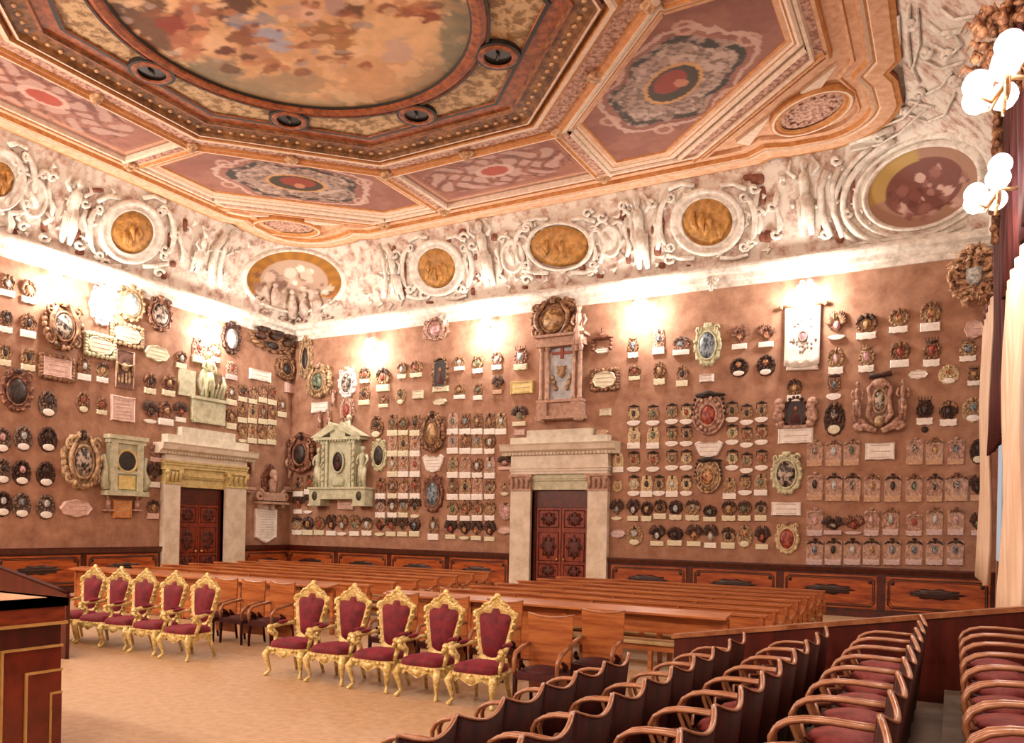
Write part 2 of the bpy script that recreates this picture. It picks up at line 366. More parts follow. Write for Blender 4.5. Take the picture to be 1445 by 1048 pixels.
# standing stucco figures
def statue(mb,hgt=1.0,arms=1,bust=False,sw=1.0):
    """stylised draped figure, feet at z=0, facing -y"""
    k=hgt/1.75*1.0
    if not bust:
        mb.tube([(-.09*k,0,0),(-.1*k,-.02*k,.42*k),(-.08*k,0,.85*k)],[.075*k,.1*k,.14*k],8)
        mb.tube([(.13*k,-.02*k,0),(.12*k,-.08*k,.44*k),(.07*k,0,.85*k)],[.07*k,.1*k,.14*k],8)
        mb.tube([(0,0,.25*k),(.02*k,-.02*k,.6*k),(0,0,.95*k)],[(.17*k,.12*k),(.2*k,.15*k),(.19*k,.14*k)],10)
        for i in range(5): mb.tube([(-.16*k+.08*k*i,-.11*k,.2*k),(-.12*k+.06*k*i,-.14*k,.6*k),(-.1*k+.05*k*i,-.12*k,.9*k)],.02*k,5)
    mb.tube([(0,0,.9*k),(0,-.01*k,1.05*k),(0,0,1.25*k),(0,0,1.42*k),(0,0,1.5*k)],[(.18*k,.12*k),(.15*k,.11*k),(.19*k,.13*k),(.19*k,.11*k),(.06*k,.06*k)],10)
    mb.tube([(0,0,1.46*k),(0,-.01*k,1.56*k)],.055*k,8)
    mb.ball((0,-.02*k,1.65*k),(.09*k,.105*k,.125*k),10,7)
    mb.ball((0,-.125*k,1.64*k),(.015*k,.02*k,.03*k),5,4)
    mb.ball((0,.02*k,1.69*k),(.105*k,.11*k,.11*k),8,6)
    if arms==1:
        mb.tube([(-.2*k,0,1.4*k),(-.3*k,-.03*k,1.15*k),(-.16*k,-.15*k,1.0*k)],[.06*k,.05*k,.04*k],7)
        mb.tube([(.2*k,0,1.4*k),(.3*k,-.02*k,1.2*k),(.24*k,-.14*k,.95*k)],[.06*k,.05*k,.04*k],7)
    if arms==2:
        mb.tube([(-.2*k,0,1.4*k),(-.36*k,-.03*k,1.55*k),(-.28*k,-.03*k,1.8*k)],[.06*k,.05*k,.04*k],7)
        mb.tube([(.2*k,0,1.4*k),(.36*k,-.02*k,1.55*k),(.2*k,-.03*k,1.8*k)],[.06*k,.05*k,.04*k],7)
def on_surface(u,v): 
    p,nn=cast(u,v);return p,math.atan2(nn.x,-nn.y)
def cove_figure(u,vb,vt,label,arms=2):
    p,rz=on_surface(u,vb-2);q=con(u,vt);h=(q-p).length
    ti=math.asin(max(-1,min(1,((Vector((q.x,q.y,0))-Vector((p.x,p.y,0))).length)/h)))
    o=MB();statue(o,h*.97,arms)
    ob=o.build('stucco_caryatid',STUCCO);ob.location=p+Vector((0,0,0));ob.rotation_euler=(ti,0,rz)
    T(ob,label,'sculpture','white stucco caryatids on the cove')
cove_figure(1138,334,222,'tall white stucco caryatid with raised arms, right of largest gilt medallion',2)
cove_figure(908,382,275,'white stucco herm figure between oval and largest gilt medallions',2)
cove_figure(692,405,310,'white stucco herm figure between tilted and wide gilt medallions',2)
cove_figure(90,345,245,'white stucco herm figure left of the round globe medallion',2)
cove_figure(272,385,322,'white stucco herm figure right of the round globe medallion',1)
cove_figure(566,425,352,'white stucco figure left of the tilted oval medallion',1)
# corner vault paintings
def corner_painting(cu,cv,ru,rv,rot,label,kind):
    p0=con(cu,cv);root=empty('corner_painting',p0,label=label,cat='fresco')
    n,Lv=64,26;f=efn(cu,cv,ru,rv,rot);vs=[];fs=[];cols=[]
    rnd=random.Random(5)
    blobs=[]
    if kind==0:
        for k in range(46): blobs.append((rnd.uniform(-.8,.8),rnd.uniform(-.45,.95),rnd.uniform(.04,.13),rnd.choice(['#d8cabc','#8a6658','#e6dcd0','#6b4436','#a99084','#cdb8a6'])))
    else:
        for k in range(40): blobs.append((rnd.uniform(-.6,.75),rnd.uniform(-.4,.8),rnd.uniform(.03,.1),rnd.choice(['#c9a89c','#7a463a','#b08a80','#5e2f28','#a0736a','#8a5a50'])))
    blobs=[(a,b,r,np.array(srgb(c))) for a,b,r,c in blobs]
    for k in range(Lv+1):
        s=1-k/Lv*.99
        for i in range(n):
            a=2*PI*i/n;u,v=f(a,s);vs.append(con(u,v,.03))
            X,Y=s*math.cos(a),s*math.sin(a)
            if kind==0:
                c=np.array(srgb('#a9712f')) if (s>.74 and Y<.5) else np.array(srgb('#b39a86'))
                if s>.70 and Y<.3: c=np.array(srgb('#a06c1e'))*(1.05-.3*math.sin(9*a)**2)
            else:
                c=np.array(srgb('#6e4036'))
                if s>.7: c=np.array(srgb('#9a7560'))
                if s>.68 and X<.1 and Y<.0: c=np.array(srgb('#a98a4c'))
            if s<.93:
                for bx,by,br,bc in blobs:
                    d=((X-bx)**2+((Y-by)*.7)**2)**.5
                    if d<br: c=c*.15+bc*.85
            cols.append((*c,1))
    for k in range(Lv):
        for i in range(n): fs.append((k*n+i,k*n+(i+1)%n,(k+1)*n+(i+1)%n,(k+1)*n+i))
    m=MB();m.add([(p[0]-p0[0],p[1]-p0[1],p[2]-p0[2]) for p in vs],fs,True)
    o=m.build('painted_field',vmat('painted fresco'),root)
    at=o.data.color_attributes.new('paint','FLOAT_COLOR','POINT');at.data.foreach_set('color',[x for c in cols for x in c])
    m=MB()
    cfill(m,f,[(1.10,0),(1.09,.1),(1.04,.13),(.99,.03)],48)
    cfill(m,f,[(1.27,0),(1.25,.07),(1.20,.09),(1.16,.0)],48)
    if kind==1: ctube(m,[f(math.radians(a),1.42) for a in range(120,265,8)],.09,.04);ctube(m,[f(math.radians(a),1.58) for a in range(130,255,8)],.07,.04)
    m.v=[(x-p0[0],y-p0[1],z-p0[2]) for x,y,z in m.v];m.build('moulded_frame',STUCCO,root)
    return root,p0
r0,p0=corner_painting(415,396,68,42,.05,'oval painting of arms with white figures in the far corner vault',0)
m=MB()
for u,v,h in [(385,430,34),(450,440,34),(412,447,44),(432,445,36)]:
    ctube(m,[(u,v),(u+1,v-h*.4),(u,v-h*.75)],[.16,.2,.08],.12,8);h0=con(u,v-h*.85,.14);m.ball(h0,.1)
for u,v in [(372,440),(398,450),(425,452),(462,448),(470,425),(363,420)]:
    ctube(m,[(u+(9-i)*math.cos(i*.8),v+(9-i)*math.sin(i*.8)*.8) for i in range(9)],.05,.1)
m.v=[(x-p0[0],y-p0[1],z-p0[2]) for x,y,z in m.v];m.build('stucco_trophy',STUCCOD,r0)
corner_painting(1304,262,84,54,-.40,'large dark oval fresco with ruins in the right corner vault',1)
# loose stucco ribs and scrolls of the cove (one decorated surface)
m=MB()
for P,r in [([(318,330),(303,350),(297,375),(296,400),(302,425)],.13),([(330,325),(315,350),(309,378),(310,402),(316,430)],.1),([(545,345),(556,365),(560,390),(556,415)],.12),
   ([(533,345),(543,368),(546,392),(542,420)],.1),([(1168,240),(1158,265),(1160,300),(1172,335)],.1),([(1185,235),(1175,262),(1177,300),(1190,335)],.08),([(1220,160),(1250,175),(1275,165),(1300,140)],.03),
   ([(1270,20),(1272,60),(1268,95)],.03),([(1297,10),(1300,60),(1290,95),(1300,115)],.03),([(1320,60),(1345,75),(1360,60),(1350,45),(1335,52)],.03),([(1270,120),(1300,135),(1330,120),(1345,100)],.03),
   ([(1200,200),(1230,190),(1262,180)],.08),([(1205,345),(1260,338),(1330,330),(1360,318)],.05),([(1310,30),(1330,45),(1365,40)],.05),([(1285,5),(1283,50),(1287,90)],.04),([(1300,80),(1330,95),(1362,85)],.03),([(1275,105),(1262,125),(1285,140),(1320,150)],.03),([(1330,10),(1350,25),(1378,20)],.03),([(1200,212),(1240,203),(1272,185),(1310,150)],.03),([(1285,160),(1310,170),(1335,160),(1350,130)],.03)]: ctube(m,P,r,.04)
for u,v in [(1290,30),(1310,70),(1340,75),(1300,130),(1275,150),(1350,110),(1225,175),(1240,190),(1195,300),(28,240),(60,246),(72,250),(118,285),(128,310),(230,350),(245,332),(225,300),(655,335),(668,345),(745,320),(830,300),(850,305),(880,290),(920,285),(1065,265),(1070,300),(1090,290),(560,360),(600,415),(650,408),(745,395),(835,385),(945,365),(1060,345),
            (30,320),(60,335),(110,345),(145,372),(222,385),(1180,225),(1095,330),(1165,330),(108,262),(20,225)]:
    g=random.choice((-1,1));ctube(m,[(u+(8-.8*i)*math.cos(g*i*.8),v+(8-.8*i)*math.sin(g*i*.8)) for i in range(9)],.06,.06)
for u,v,l in [(100,300,50),(120,318,45),(255,345,50),(585,385,50),(660,378,50),(705,365,44),(745,360,50),(838,345,50),(885,335,55),(928,325,55),(1070,300,60),(1098,300,60),(12,300,60),(70,280,50)]:
    ctube(m,[(u,v-l/2),(u-4,v-l/4),(u,v),(u+4,v+l/4),(u,v+l/2)],[.06,.09,.05,.09,.06],.04)
m.build('trim_strapwork',STUCCO)['kind']='structure'
m=MB()
rnd=random.Random(3)
for k in range(210):
    u=rnd.uniform(0,1260);
    # band between cornice and ceiling edge
    if u<420: vt=178+.42*u;vb=330+.285*u
    else: vt=345-.2*(u-520) if u>520 else 350;vb=452-.146*(u-425)
    v=vt+(vb-vt)*rnd.uniform(.12,.95)
    if con(u,v) is None or ((u-415)/82)**2+((v-396)/55)**2<1 or ((u-1304)/100)**2+((v-262)/75)**2<1: continue
    L=rnd.uniform(4,9);a=rnd.uniform(0,PI)
    ctube(m,[(u,v),(u+L*math.cos(a),v+L*math.sin(a)*.8),(u+L*1.4*math.cos(a+.7),v+L*1.4*math.sin(a+.7))],[.03,.07,.03],.02,5)
m.build('trim_stucco_foliage',STUCCO)['kind']='structure'
# fluted shell pendants under the cornice
m=MB()
for u,v in [(1005,402),(630,452)]:
    p=py(u,v,-.05)
    for i in range(5):
        a=-.9+.45*i;m.tube([(p[0],-.12,p[2]+.25),(p[0]+.22*math.sin(a),-.16,p[2]+.25-.3*math.cos(a))],[.04,.07],6)
    m.ball((p[0],-.15,p[2]-.1),(.07,.07,.12))
m.build('trim_pendant',STUCCO)['kind']='structure'
# ------------------------------------------------------------------ ceiling
CXc,CYc=10.75,-11.12
def offs(poly,d,closed=True):
    """offset polygon (ccw) inward by d with mitres"""
    n=len(poly);out=[]
    for i in range(n):
        p=Vector(poly[i]);
        if closed or 0<i<n-1:
            a=(p-Vector(poly[i-1])).normalized();b=(Vector(poly[(i+1)%n])-p).normalized()
        elif i==0: a=b=(Vector(poly[1])-p).normalized()
        else: a=b=(p-Vector(poly[i-1])).normalized()
        na=Vector((-a.y,a.x));nb=Vector((-b.y,b.x));k=1+na.dot(nb)
        out.append(tuple(p+(na+nb)*(d/max(k,.25))))
    return out
def mould(mb,poly,prof,closed=True,mats=None):
    """prof [(offset,z)]"""
    n=len(poly);rings=[[(x,y,z) for x,y in offs(poly,o,closed)] for o,z in prof]
    for k in range(len(prof)-1):
        if mats: mb.cur=mats[k%len(mats)]
        r=n if closed else n-1
        mb.add(rings[k]+rings[k+1],[(i,(i+1)%n,n+(i+1)%n,n+i) for i in range(r)],False)
SALM=mat('salmon ceiling','#cf9a76','#e8bf9e',scale=5,rough=.8,bump=.1)
ORNG=mat('orange line','#b0703c','#cc9254',scale=6,rough=.75)
CREAMC=mat('cream moulding','#dcc2a8','#f0dccb',scale=8,rough=.7,bump=.3,bscale=20)
ROSEC=mat('rose carved band','#9a6a58','#d8b3a0',scale=9,rough=.75,bump=.9,bscale=14,lo=.42,hi=.56)
RUST=mat('rust brown band','#6a3014','#ac6030',scale=6,rough=.6,bump=.3)
OLIVE=mat('olive brown band','#5c3a1e','#94683c',scale=4,rough=.65,bump=.6,bscale=9,lo=.4,hi=.6)
BLACKL=mat('black ceiling line','#120b08','#20140e',scale=6,rough=.6)
TANP=mat('tan scroll panel','#8a6a42','#ccae84',scale=4.5,rough=.7,bump=.2,lo=.42,hi=.56,detail=3)
ROSEG=mat('dark rose ground','#4e2820','#7c4a3c',scale=3,rough=.8,bump=.1)
mats=[SALM,ORNG,CREAMC,ROSEC,RUST,OLIVE,BLACKL,TANP,ROSEG]
# edge outline of the ceiling plane, ccw
xl,xr,yt,yb=1.03,20.93,-.93,YF+1
def corner(cx,cy,sx,sy):
    """lobed corner from the x-side to the y-side; local coords mirrored"""
    P=[(0,4.9),(0,3.55),(.25,3.15),(.12,2.75)]
    for i in range(11):
        a=PI+.12+(PI/2-.24)*(i/10)
        P.append((1.95+1.95*math.cos(a),1.95-1.95*math.sin(-a)*-1))
    # arc about (1.95,1.95) radius 1.95 from (0,1.95) to (1.95,0)
    P=P[:4]+[(2.0-1.95*math.cos(PI/2*i/10)+.0,2.0-1.95*math.sin(PI/2*i/10)) for i in range(1,10)]+[(2.75,.12),(3.15,.25),(3.55,0),(4.9,0)]
    return [(cx+sx*a,cy+sy*b) for a,b in P]
cTL=corner(xl,yt,1,-1);cTR=corner(xr,yt,-1,-1)
outline=[(xl,yb)]+[(xr,yb)]+cTR+cTL[::-1]
# ccw check
def area(p): return sum(p[i][0]*p[(i+1)%len(p)][1]-p[(i+1)%len(p)][0]*p[i][1] for i in range(len(p)))/2
if area(outline)<0: outline=outline[::-1]
Z=ZT
m=MB();m.prism(outline,Z+.05,Z+.3,'z')
ceil=m.build('ceiling',[SALM]);S(ceil)
m=MB();m.box(0,XR,YF,0,Z+.055,Z+.32);m.build('trim_cove_top',STUCCO)['kind']='structure'
m=MB();mould(m,outline,[(-.03,Z+.02),(-.04,Z-.06),(-.02,Z-.1),(.06,Z-.1),(.1,Z-.12),(.42,Z-.12),(.45,Z-.08),(.5,Z-.08),(.55,Z-.12),(.62,Z-.12),(.66,Z-.02),(.82,Z-.02),(.85,Z-.05),(.9,Z-.05),(.93,Z+.06)],True,[4,4,1,1,0,2,1,2,0,1,0,1,0,0])
m.build('trim_ceiling_border',mats)['kind']='structure'
def octo(ap,cx=CXc,cy=CYc):
    h=ap*math.tan(PI/8)
    return [(cx+h,cy-ap),(cx+ap,cy-h),(cx+ap,cy+h),(cx+h,cy+ap),(cx-h,cy+ap),(cx-ap,cy+h),(cx-ap,cy-h),(cx-h,cy-ap)]
# big octagonal rib
m=MB()
mould(m,octo(6.42),[(-.02,Z+.06),(-.0,Z-.14),(.07,Z-.18),(.12,Z-.18),(.14,Z-.12),(.2,Z-.12),(.24,Z-.06),(.62,Z-.06),(.66,Z-.12),(.72,Z-.13),(.76,Z-.2),(.86,Z-.2),(.9,Z-.05),(.93,Z-.0),(1.0,Z+.06)],True,[2,2,2,1,0,1,3,1,1,2,2,1,0,5])
m.build('trim_octagon_rib',mats)['kind']='structure'
ZI=Z-.21
# band inside
m=MB()
mould(m,octo(5.46),[(0,ZI+.06),(.05,ZI+.02),(.1,ZI+.02),(.12,ZI+.10),(.5,ZI+.16),(.52,ZI+.12),(.58,ZI+.12),(.6,ZI+.18),(.74,ZI+.2),(.9,ZI+.2),(.92,ZI+.17),(1.0,ZI+.17),(1.02,ZI+.2)],True,[4,2,5,5,4,4,5,4,4,6,6,4])
m.build('trim_octagon_band',mats)['kind']='structure'
# paintings in the plane : vertex painted grids
def vnoise(X,Y,seed=0,sc=1.0,octv=4):
    r=np.random.RandomState(seed);out=np.zeros_like(X);amp=1;tot=0
    for o in range(octv):
        G=r.rand(64,64);x=X*sc;y=Y*sc
        xi=np.floor(x).astype(int);yi=np.floor(y).astype(int);fx=x-xi;fy=y-yi;fx=fx*fx*(3-2*fx);fy=fy*fy*(3-2*fy)
        a=G[xi%64,yi%64];b=G[(xi+1)%64,yi%64];c=G[xi%64,(yi+1)%64];d=G[(xi+1)%64,(yi+1)%64]
        out+=amp*((a*(1-fx)+b*fx)*(1-fy)+(c*(1-fx)+d*fx)*fy);tot+=amp;amp*=.55;sc*=2
    return out/tot
def painted(name,x0,x1,y0,y1,step,inside,paint,z,parent=None,mat_=None,disp=None):
    nx=int((x1-x0)/step)+1;ny=int((y1-y0)/step)+1
    X,Y=np.meshgrid(np.linspace(x0,x1,nx),np.linspace(y0,y1,ny))
    C=paint(X,Y);I=inside(X,Y)
    q=(I[:-1,:-1]&I[1:,:-1]&I[:-1,1:]&I[1:,1:])
    idx=np.arange(nx*ny).reshape(ny,nx)
    F4=np.stack([idx[:-1,:-1][q],idx[1:,:-1][q],idx[1:,1:][q],idx[:-1,1:][q]],-1)
    used=np.unique(F4);mp=np.zeros(nx*ny,int);mp[used]=np.arange(len(used));F4=mp[F4]
    Zz=np.full(nx*ny,z) if disp is None else (z-disp(X,Y).ravel())
    V=np.stack([X.ravel(),Y.ravel(),Zz],-1)[used]
    me=bpy.data.meshes.new(name);me.from_pydata(V.tolist(),[],F4.tolist());me.materials.append(mat_ or vmat('painted fresco'))
    at=me.color_attributes.new('paint','FLOAT_COLOR','POINT')
    cc=np.concatenate([C.reshape(-1,3)[used],np.ones((len(used),1))],1);at.data.foreach_set('color',cc.ravel().astype(np.float32))
    return link(name,me,parent)
def A3(h): return np.array(srgb(h))
def blend(C,mask,col,al=1.0):
    w=(mask*al)[...,None];return C*(1-w)+A3(col)*w
def sm(x,a,b): 
    t=np.clip((x-a)/(b-a),0,1);return t*t*(3-2*t)
R0=3.42;cx0,cy0=10.7,-11.2
def pf(X,Y):
    n1=vnoise(X+50,Y+50,1,.7);n2=vnoise(X+50,Y+50,2,2.2);n3=vnoise(X+50,Y+50,3,5)
    C=np.zeros(X.shape+(3,))+A3('#b89068')
    C=blend(C,sm(n1,.4,.62),'#c9a57c');r=((X-cx0)**2+(Y-cy0)**2)**.5
    edge=sm(r+.8*n2,2.9,3.8);C=blend(C,edge,'#6d6752',.75)
    C=blend(C,sm(n2,.55,.7),'#d8b48c',.5)
    rnd=random.Random(11)
    def blob(u,v,ru,rv,rot,col,al=.95,soft=.25):
        nonlocal C
        p=pz(u,v,Z);q=pz(u+ru,v,Z);w=pz(u,v+rv,Z)
        e1=np.array([q[0]-p[0],q[1]-p[1]]);e2=np.array([w[0]-p[0],w[1]-p[1]])
        D=e1[0]*e2[1]-e1[1]*e2[0];dx=X-p[0];dy=Y-p[1]
        a=(dx*e2[1]-dy*e2[0])/D;b=(e1[0]*dy-e1[1]*dx)/D
        c,s=math.cos(rot),math.sin(rot);a,b=a*c+b*s,-a*s+b*c
        d=np.sqrt(a*a+b*b)+1.5*(n3-.5)+1.0*(n2-.5);C=blend(C,1-sm(d,1-soft,1+soft),col,al)
    for B in [(205,40,60,38,0,'#5c3a22'),(265,38,26,40,.1,'#9c6248'),(283,45,10,34,0,'#c08868'),(243,35,20,12,0,'#7c2f1c'),(300,60,14,12,0,'#c9a684'),(318,72,14,7,.4,'#54200f'),(330,15,30,22,0,'#4c2c18'),
      (350,30,30,12,.7,'#77788a'),(375,50,28,12,.7,'#8e90a2'),(395,65,20,9,.5,'#9a97a4'),(340,55,20,10,.3,'#7a4a2c'),(365,75,22,8,.3,'#a4795a'),(385,90,14,6,.4,'#9c6c48'),
      (420,15,24,12,-.3,'#b08a74'),(440,20,20,12,0,'#c4a08c'),(460,45,34,16,.7,'#845c34'),(480,60,26,12,.8,'#94683c'),(425,60,10,14,0,'#c2946c'),(424,88,11,6,0,'#7a3a1c'),(504,75,12,9,0,'#cfae8c'),(516,92,10,6,.2,'#8a5230'),
      (380,99,10,7,0,'#8a5a38'),(560,75,24,14,0,'#b89a88'),(470,12,20,10,0,'#9c8078'),(500,15,14,10,0,'#5c3820'),(590,18,30,10,.15,'#a4643c'),(608,24,14,7,0,'#7a3a22'),(545,12,14,8,0,'#7c4c30'),(640,60,16,50,0,'#5d6252',.7),
      (300,100,40,18,.4,'#6f6a58',.7),(400,118,70,14,.15,'#7e745e',.6),(520,120,60,20,0,'#b88e66',.7),(300,12,20,10,0,'#8a5c44'),(155,15,25,14,0,'#4e3420')]: blob(*B)
    for k in range(120):
        u=rnd.uniform(170,620);v=rnd.uniform(0,105-abs(u-400)*.1);
        if u>520 and v>30: continue
        blob(u,v,rnd.uniform(4,15),rnd.uniform(2,6),rnd.uniform(-1,1.5),rnd.choice(['#5c3620','#c09a78','#8a5a3c','#d2b392','#7a4630','#9c8a80','#a87250']),.75)
    C*= (1.3+.35*(n3-.5))[...,None]
    return C
fr=painted('ceiling_fresco',cx0-3.6,cx0+3.6,-14.6,cy0+3.6,.035,lambda X,Y:((X-cx0)**2+(Y-cy0)**2)<3.5**2,pf,ZI+.215)
T(fr,'large round painted fresco of clouds and draped figures, centre of the ceiling','fresco')
m=MB()
circ=lambda r,n=72:[(cx0+r*math.cos(2*PI*i/n),cy0+r*math.sin(2*PI*i/n)) for i in range(n)]
mould(m,circ(3.84),[(0,ZI+.2),(0,ZI+.14),(.05,ZI+.14),(.06,ZI+.17),(.2,ZI+.1),(.32,ZI+.13),(.36,ZI+.16),(.4,ZI+.2)],True,[6,6,4,4,4,4,6])
m.build('trim_fresco_ring',mats)['kind']='structure'
m=MB();m.cur=7;m.prism(octo(4.62),ZI+.22,ZI+.26,'z');m.build('trim_centre_field',mats)['kind']='structure'
for k in range(8):
    a=PI/8*1+PI/4*k+PI/8
    a=PI/2+PI/4*k
    x,y=cx0+4.12*math.cos(a),cy0+.02+4.1*math.sin(a)
    if y<-14.2: continue
    w=empty('roundel',(x,y,ZI+.22),label=None)
    m=MB();m.cur=0
    cc=[(.42*math.cos(2*PI*i/24),.42*math.sin(2*PI*i/24)) for i in range(24)]
    mould(m,cc,[(-.06,0),(-.06,-.1),(.0,-.1),(.02,-.12),(.1,-.13),(.13,-.1)],True,[0,0,1,1,1]);m.build('rust_ring',[BLACKL,RUST],w)
    m=MB();m.prism([(p*.76,q*.76) for p,q in cc],-.06,-.05,'z');m.tube([(-.08,.1,-.07),(.02,0,-.08),(.05,-.12,-.07)],.03);m.build('dark_disc',mat('dark roundel','#0e0c0c','#2c2620',scale=8,rough=.5,obj_random=1),w)
    T(w,{0:'dark oval roundel nearest the back wall side of the round fresco',1:'second dark roundel from the left wall, below the round fresco',2:'dark roundel on the left-wall side of the round fresco',7:'dark roundel at the lower right edge of the round fresco',3:'dark roundel at the near left of the round fresco',6:'dark roundel on the right-wall side of the round fresco',5:'dark roundel at the near right of the round fresco'}.get(k,'dark roundel beside the round fresco'),'roundel','dark roundels around the ceiling fresco')
# bead rows on the octagon band (only the visible half)
m=MB()
o1=offs(octo(5.46),.28)
for i in range(8):
    a,b=Vector(o1[i]),Vector(o1[(i+1)%8]);L=(b-a).length;k=int(L/.26)
    for j in range(k):
        p=a+(b-a)*((j+.5)/k)
        if p.y<-14: continue
        m.ball((p.x,p.y,ZI+.12),(.07,.05,.03),6,4)
m.build('trim_bead_row',mat('bead','#a87c54','#d4ac80',scale=9,rough=.6))['kind']='structure'
# radial ribs between octagon and border, coffers
B=octo(6.42);h=6.42*math.tan(PI/8)
yo,xo_l,xo_r=-2.0,2.05,19.45
def rib(name,a,b,w=.5):
    a,b=Vector(a),Vector(b);d=(b-a).normalized();nx=Vector((-d.y,d.x))
    poly=[tuple(a),tuple(b)];m=MB()
    mould(m,poly,[(-w/2,Z+.05),(-w/2,Z-.1),(-w/2+.06,Z-.14),(-w/2+.1,Z-.08),(-w/2+.14,Z-.05),(w/2-.14,Z-.05),(w/2-.1,Z-.08),(w/2-.06,Z-.14),(w/2,Z-.1),(w/2,Z+.05)],False,[2,2,1,0,3,0,1,2,2])
    m.build(name,mats)['kind']='structure'
x1,x2=CXc-h,CXc+h;y1=CYc+6.42;yh=CYc+h
ix1,ix2=CXc-6.42,CXc+6.42
rib('trim_rib_1',(x1,y1),(x1,yo));rib('trim_rib_2',(x2,y1),(x2,yo))
rib('trim_rib_3',(ix1,yh),(xo_l,yh));rib('trim_rib_4',(ix2,yh),(xo_r,yh))
# diagonal outer ribs cutting the corners
DL=[(5.75,yo),(xo_l,-5.55)];DR=[(2*CXc-5.75,yo),(xo_r,-5.55)]
rib('trim_rib_5',DL[0],DL[1],.55);rib('trim_rib_6',DR[0],DR[1],.55)
# outer frame rectangle mould
m=MB();rect=[(xo_l-.25,-22),(xo_r+.25,-22),(xo_r+.25,DR[1][1]+.45),(DR[0][0]+.45,yo+.25),(DL[0][0]-.45,yo+.25),(xo_l-.25,DL[1][1]+.45)]
mould(m,rect,[(0,Z+.05),(0,Z-.03),(.05,Z-.07),(.12,Z-.07),(.14,Z-.04),(.3,Z-.04),(.33,Z-.12),(.4,Z-.12),(.42,Z+.05)],True,[1,1,0,1,3,2,2,2])
m.build('trim_outer_frame',mats)['kind']='structure'
for u,v in []: pass
m=MB()
for (x,y) in [(x1,y1-.2),(x2,y1-.2),(ix1+.2,yh),(ix2-.2,yh),((x1+x2)/2,y1-.22),(x1,yo),(x2,yo),(xo_l,yh),(xo_r,yh),(x1-2.4,yo+.1),(ix1+.2,CYc),(ix2-.2,CYc)]:
    m.ball((x,y,Z-.1),(.24,.16,.1),8,5);m.ball((x,y,Z-.16),(.12,.12,.1),8,5)
for s in (-1,1):
    x=CXc+s*(h+6.42)/2;y=CYc+(h+6.42)/2;m.ball((x-s*.14,y-.14,Z-.1),(.22,.2,.1),8,5)
m.build('trim_ceiling_boss',mat('rosette boss','#8a5c34','#dcb890',scale=12,rough=.6,bump=.5,bscale=30))['kind']='structure'
# corner ovals
for sx,nm in ((-1,'left'),(1,'right')):
    cx=CXc+s*0+ (sx*(18.98-CXc));cy=-3.0
    w=empty('stucco_oval',(cx,cy,Z),rz=sx*-.75,label='orange framed stucco oval in the %s corner lobe of the ceiling'%nm,cat='stucco oval',group='corner ovals of the ceiling')
    m=MB();cc=[(1.12*math.cos(2*PI*i/36),.78*math.sin(2*PI*i/36)) for i in range(36)]
    mould(m,cc,[(0,.04),(0,-.07),(.04,-.1),(.1,-.1),(.13,-.06),(.2,-.07),(.24,-.03)],True,[1,1,2,1,1,1]);m.build('oval_frame',mats,w)
    m=MB();m.prism([(a*.8,b*.75) for a,b in cc],-.0,.05,'z')
    for k in range(12): m.tube([(.55*math.cos(k*.52),.3*math.sin(k*.52),0),(.7*math.cos(k*.52+.2),.42*math.sin(k*.52+.2),-.02),(.6*math.cos(k*.52+.4),.42*math.sin(k*.52+.4),0)],.03,5)
    m.build('oval_field',ROSEC,w)
    for t0,t1 in ((.3,1.0),(-1.0,-.3)):
        m=MB();m.prism([(t0*1.9,-.75-.1*0),(t1*1.75,-.75),(t0*1.9+(.0),-.35)],-.03,.05,'z')
        m.build('corner_spandrel',CREAMC,w)
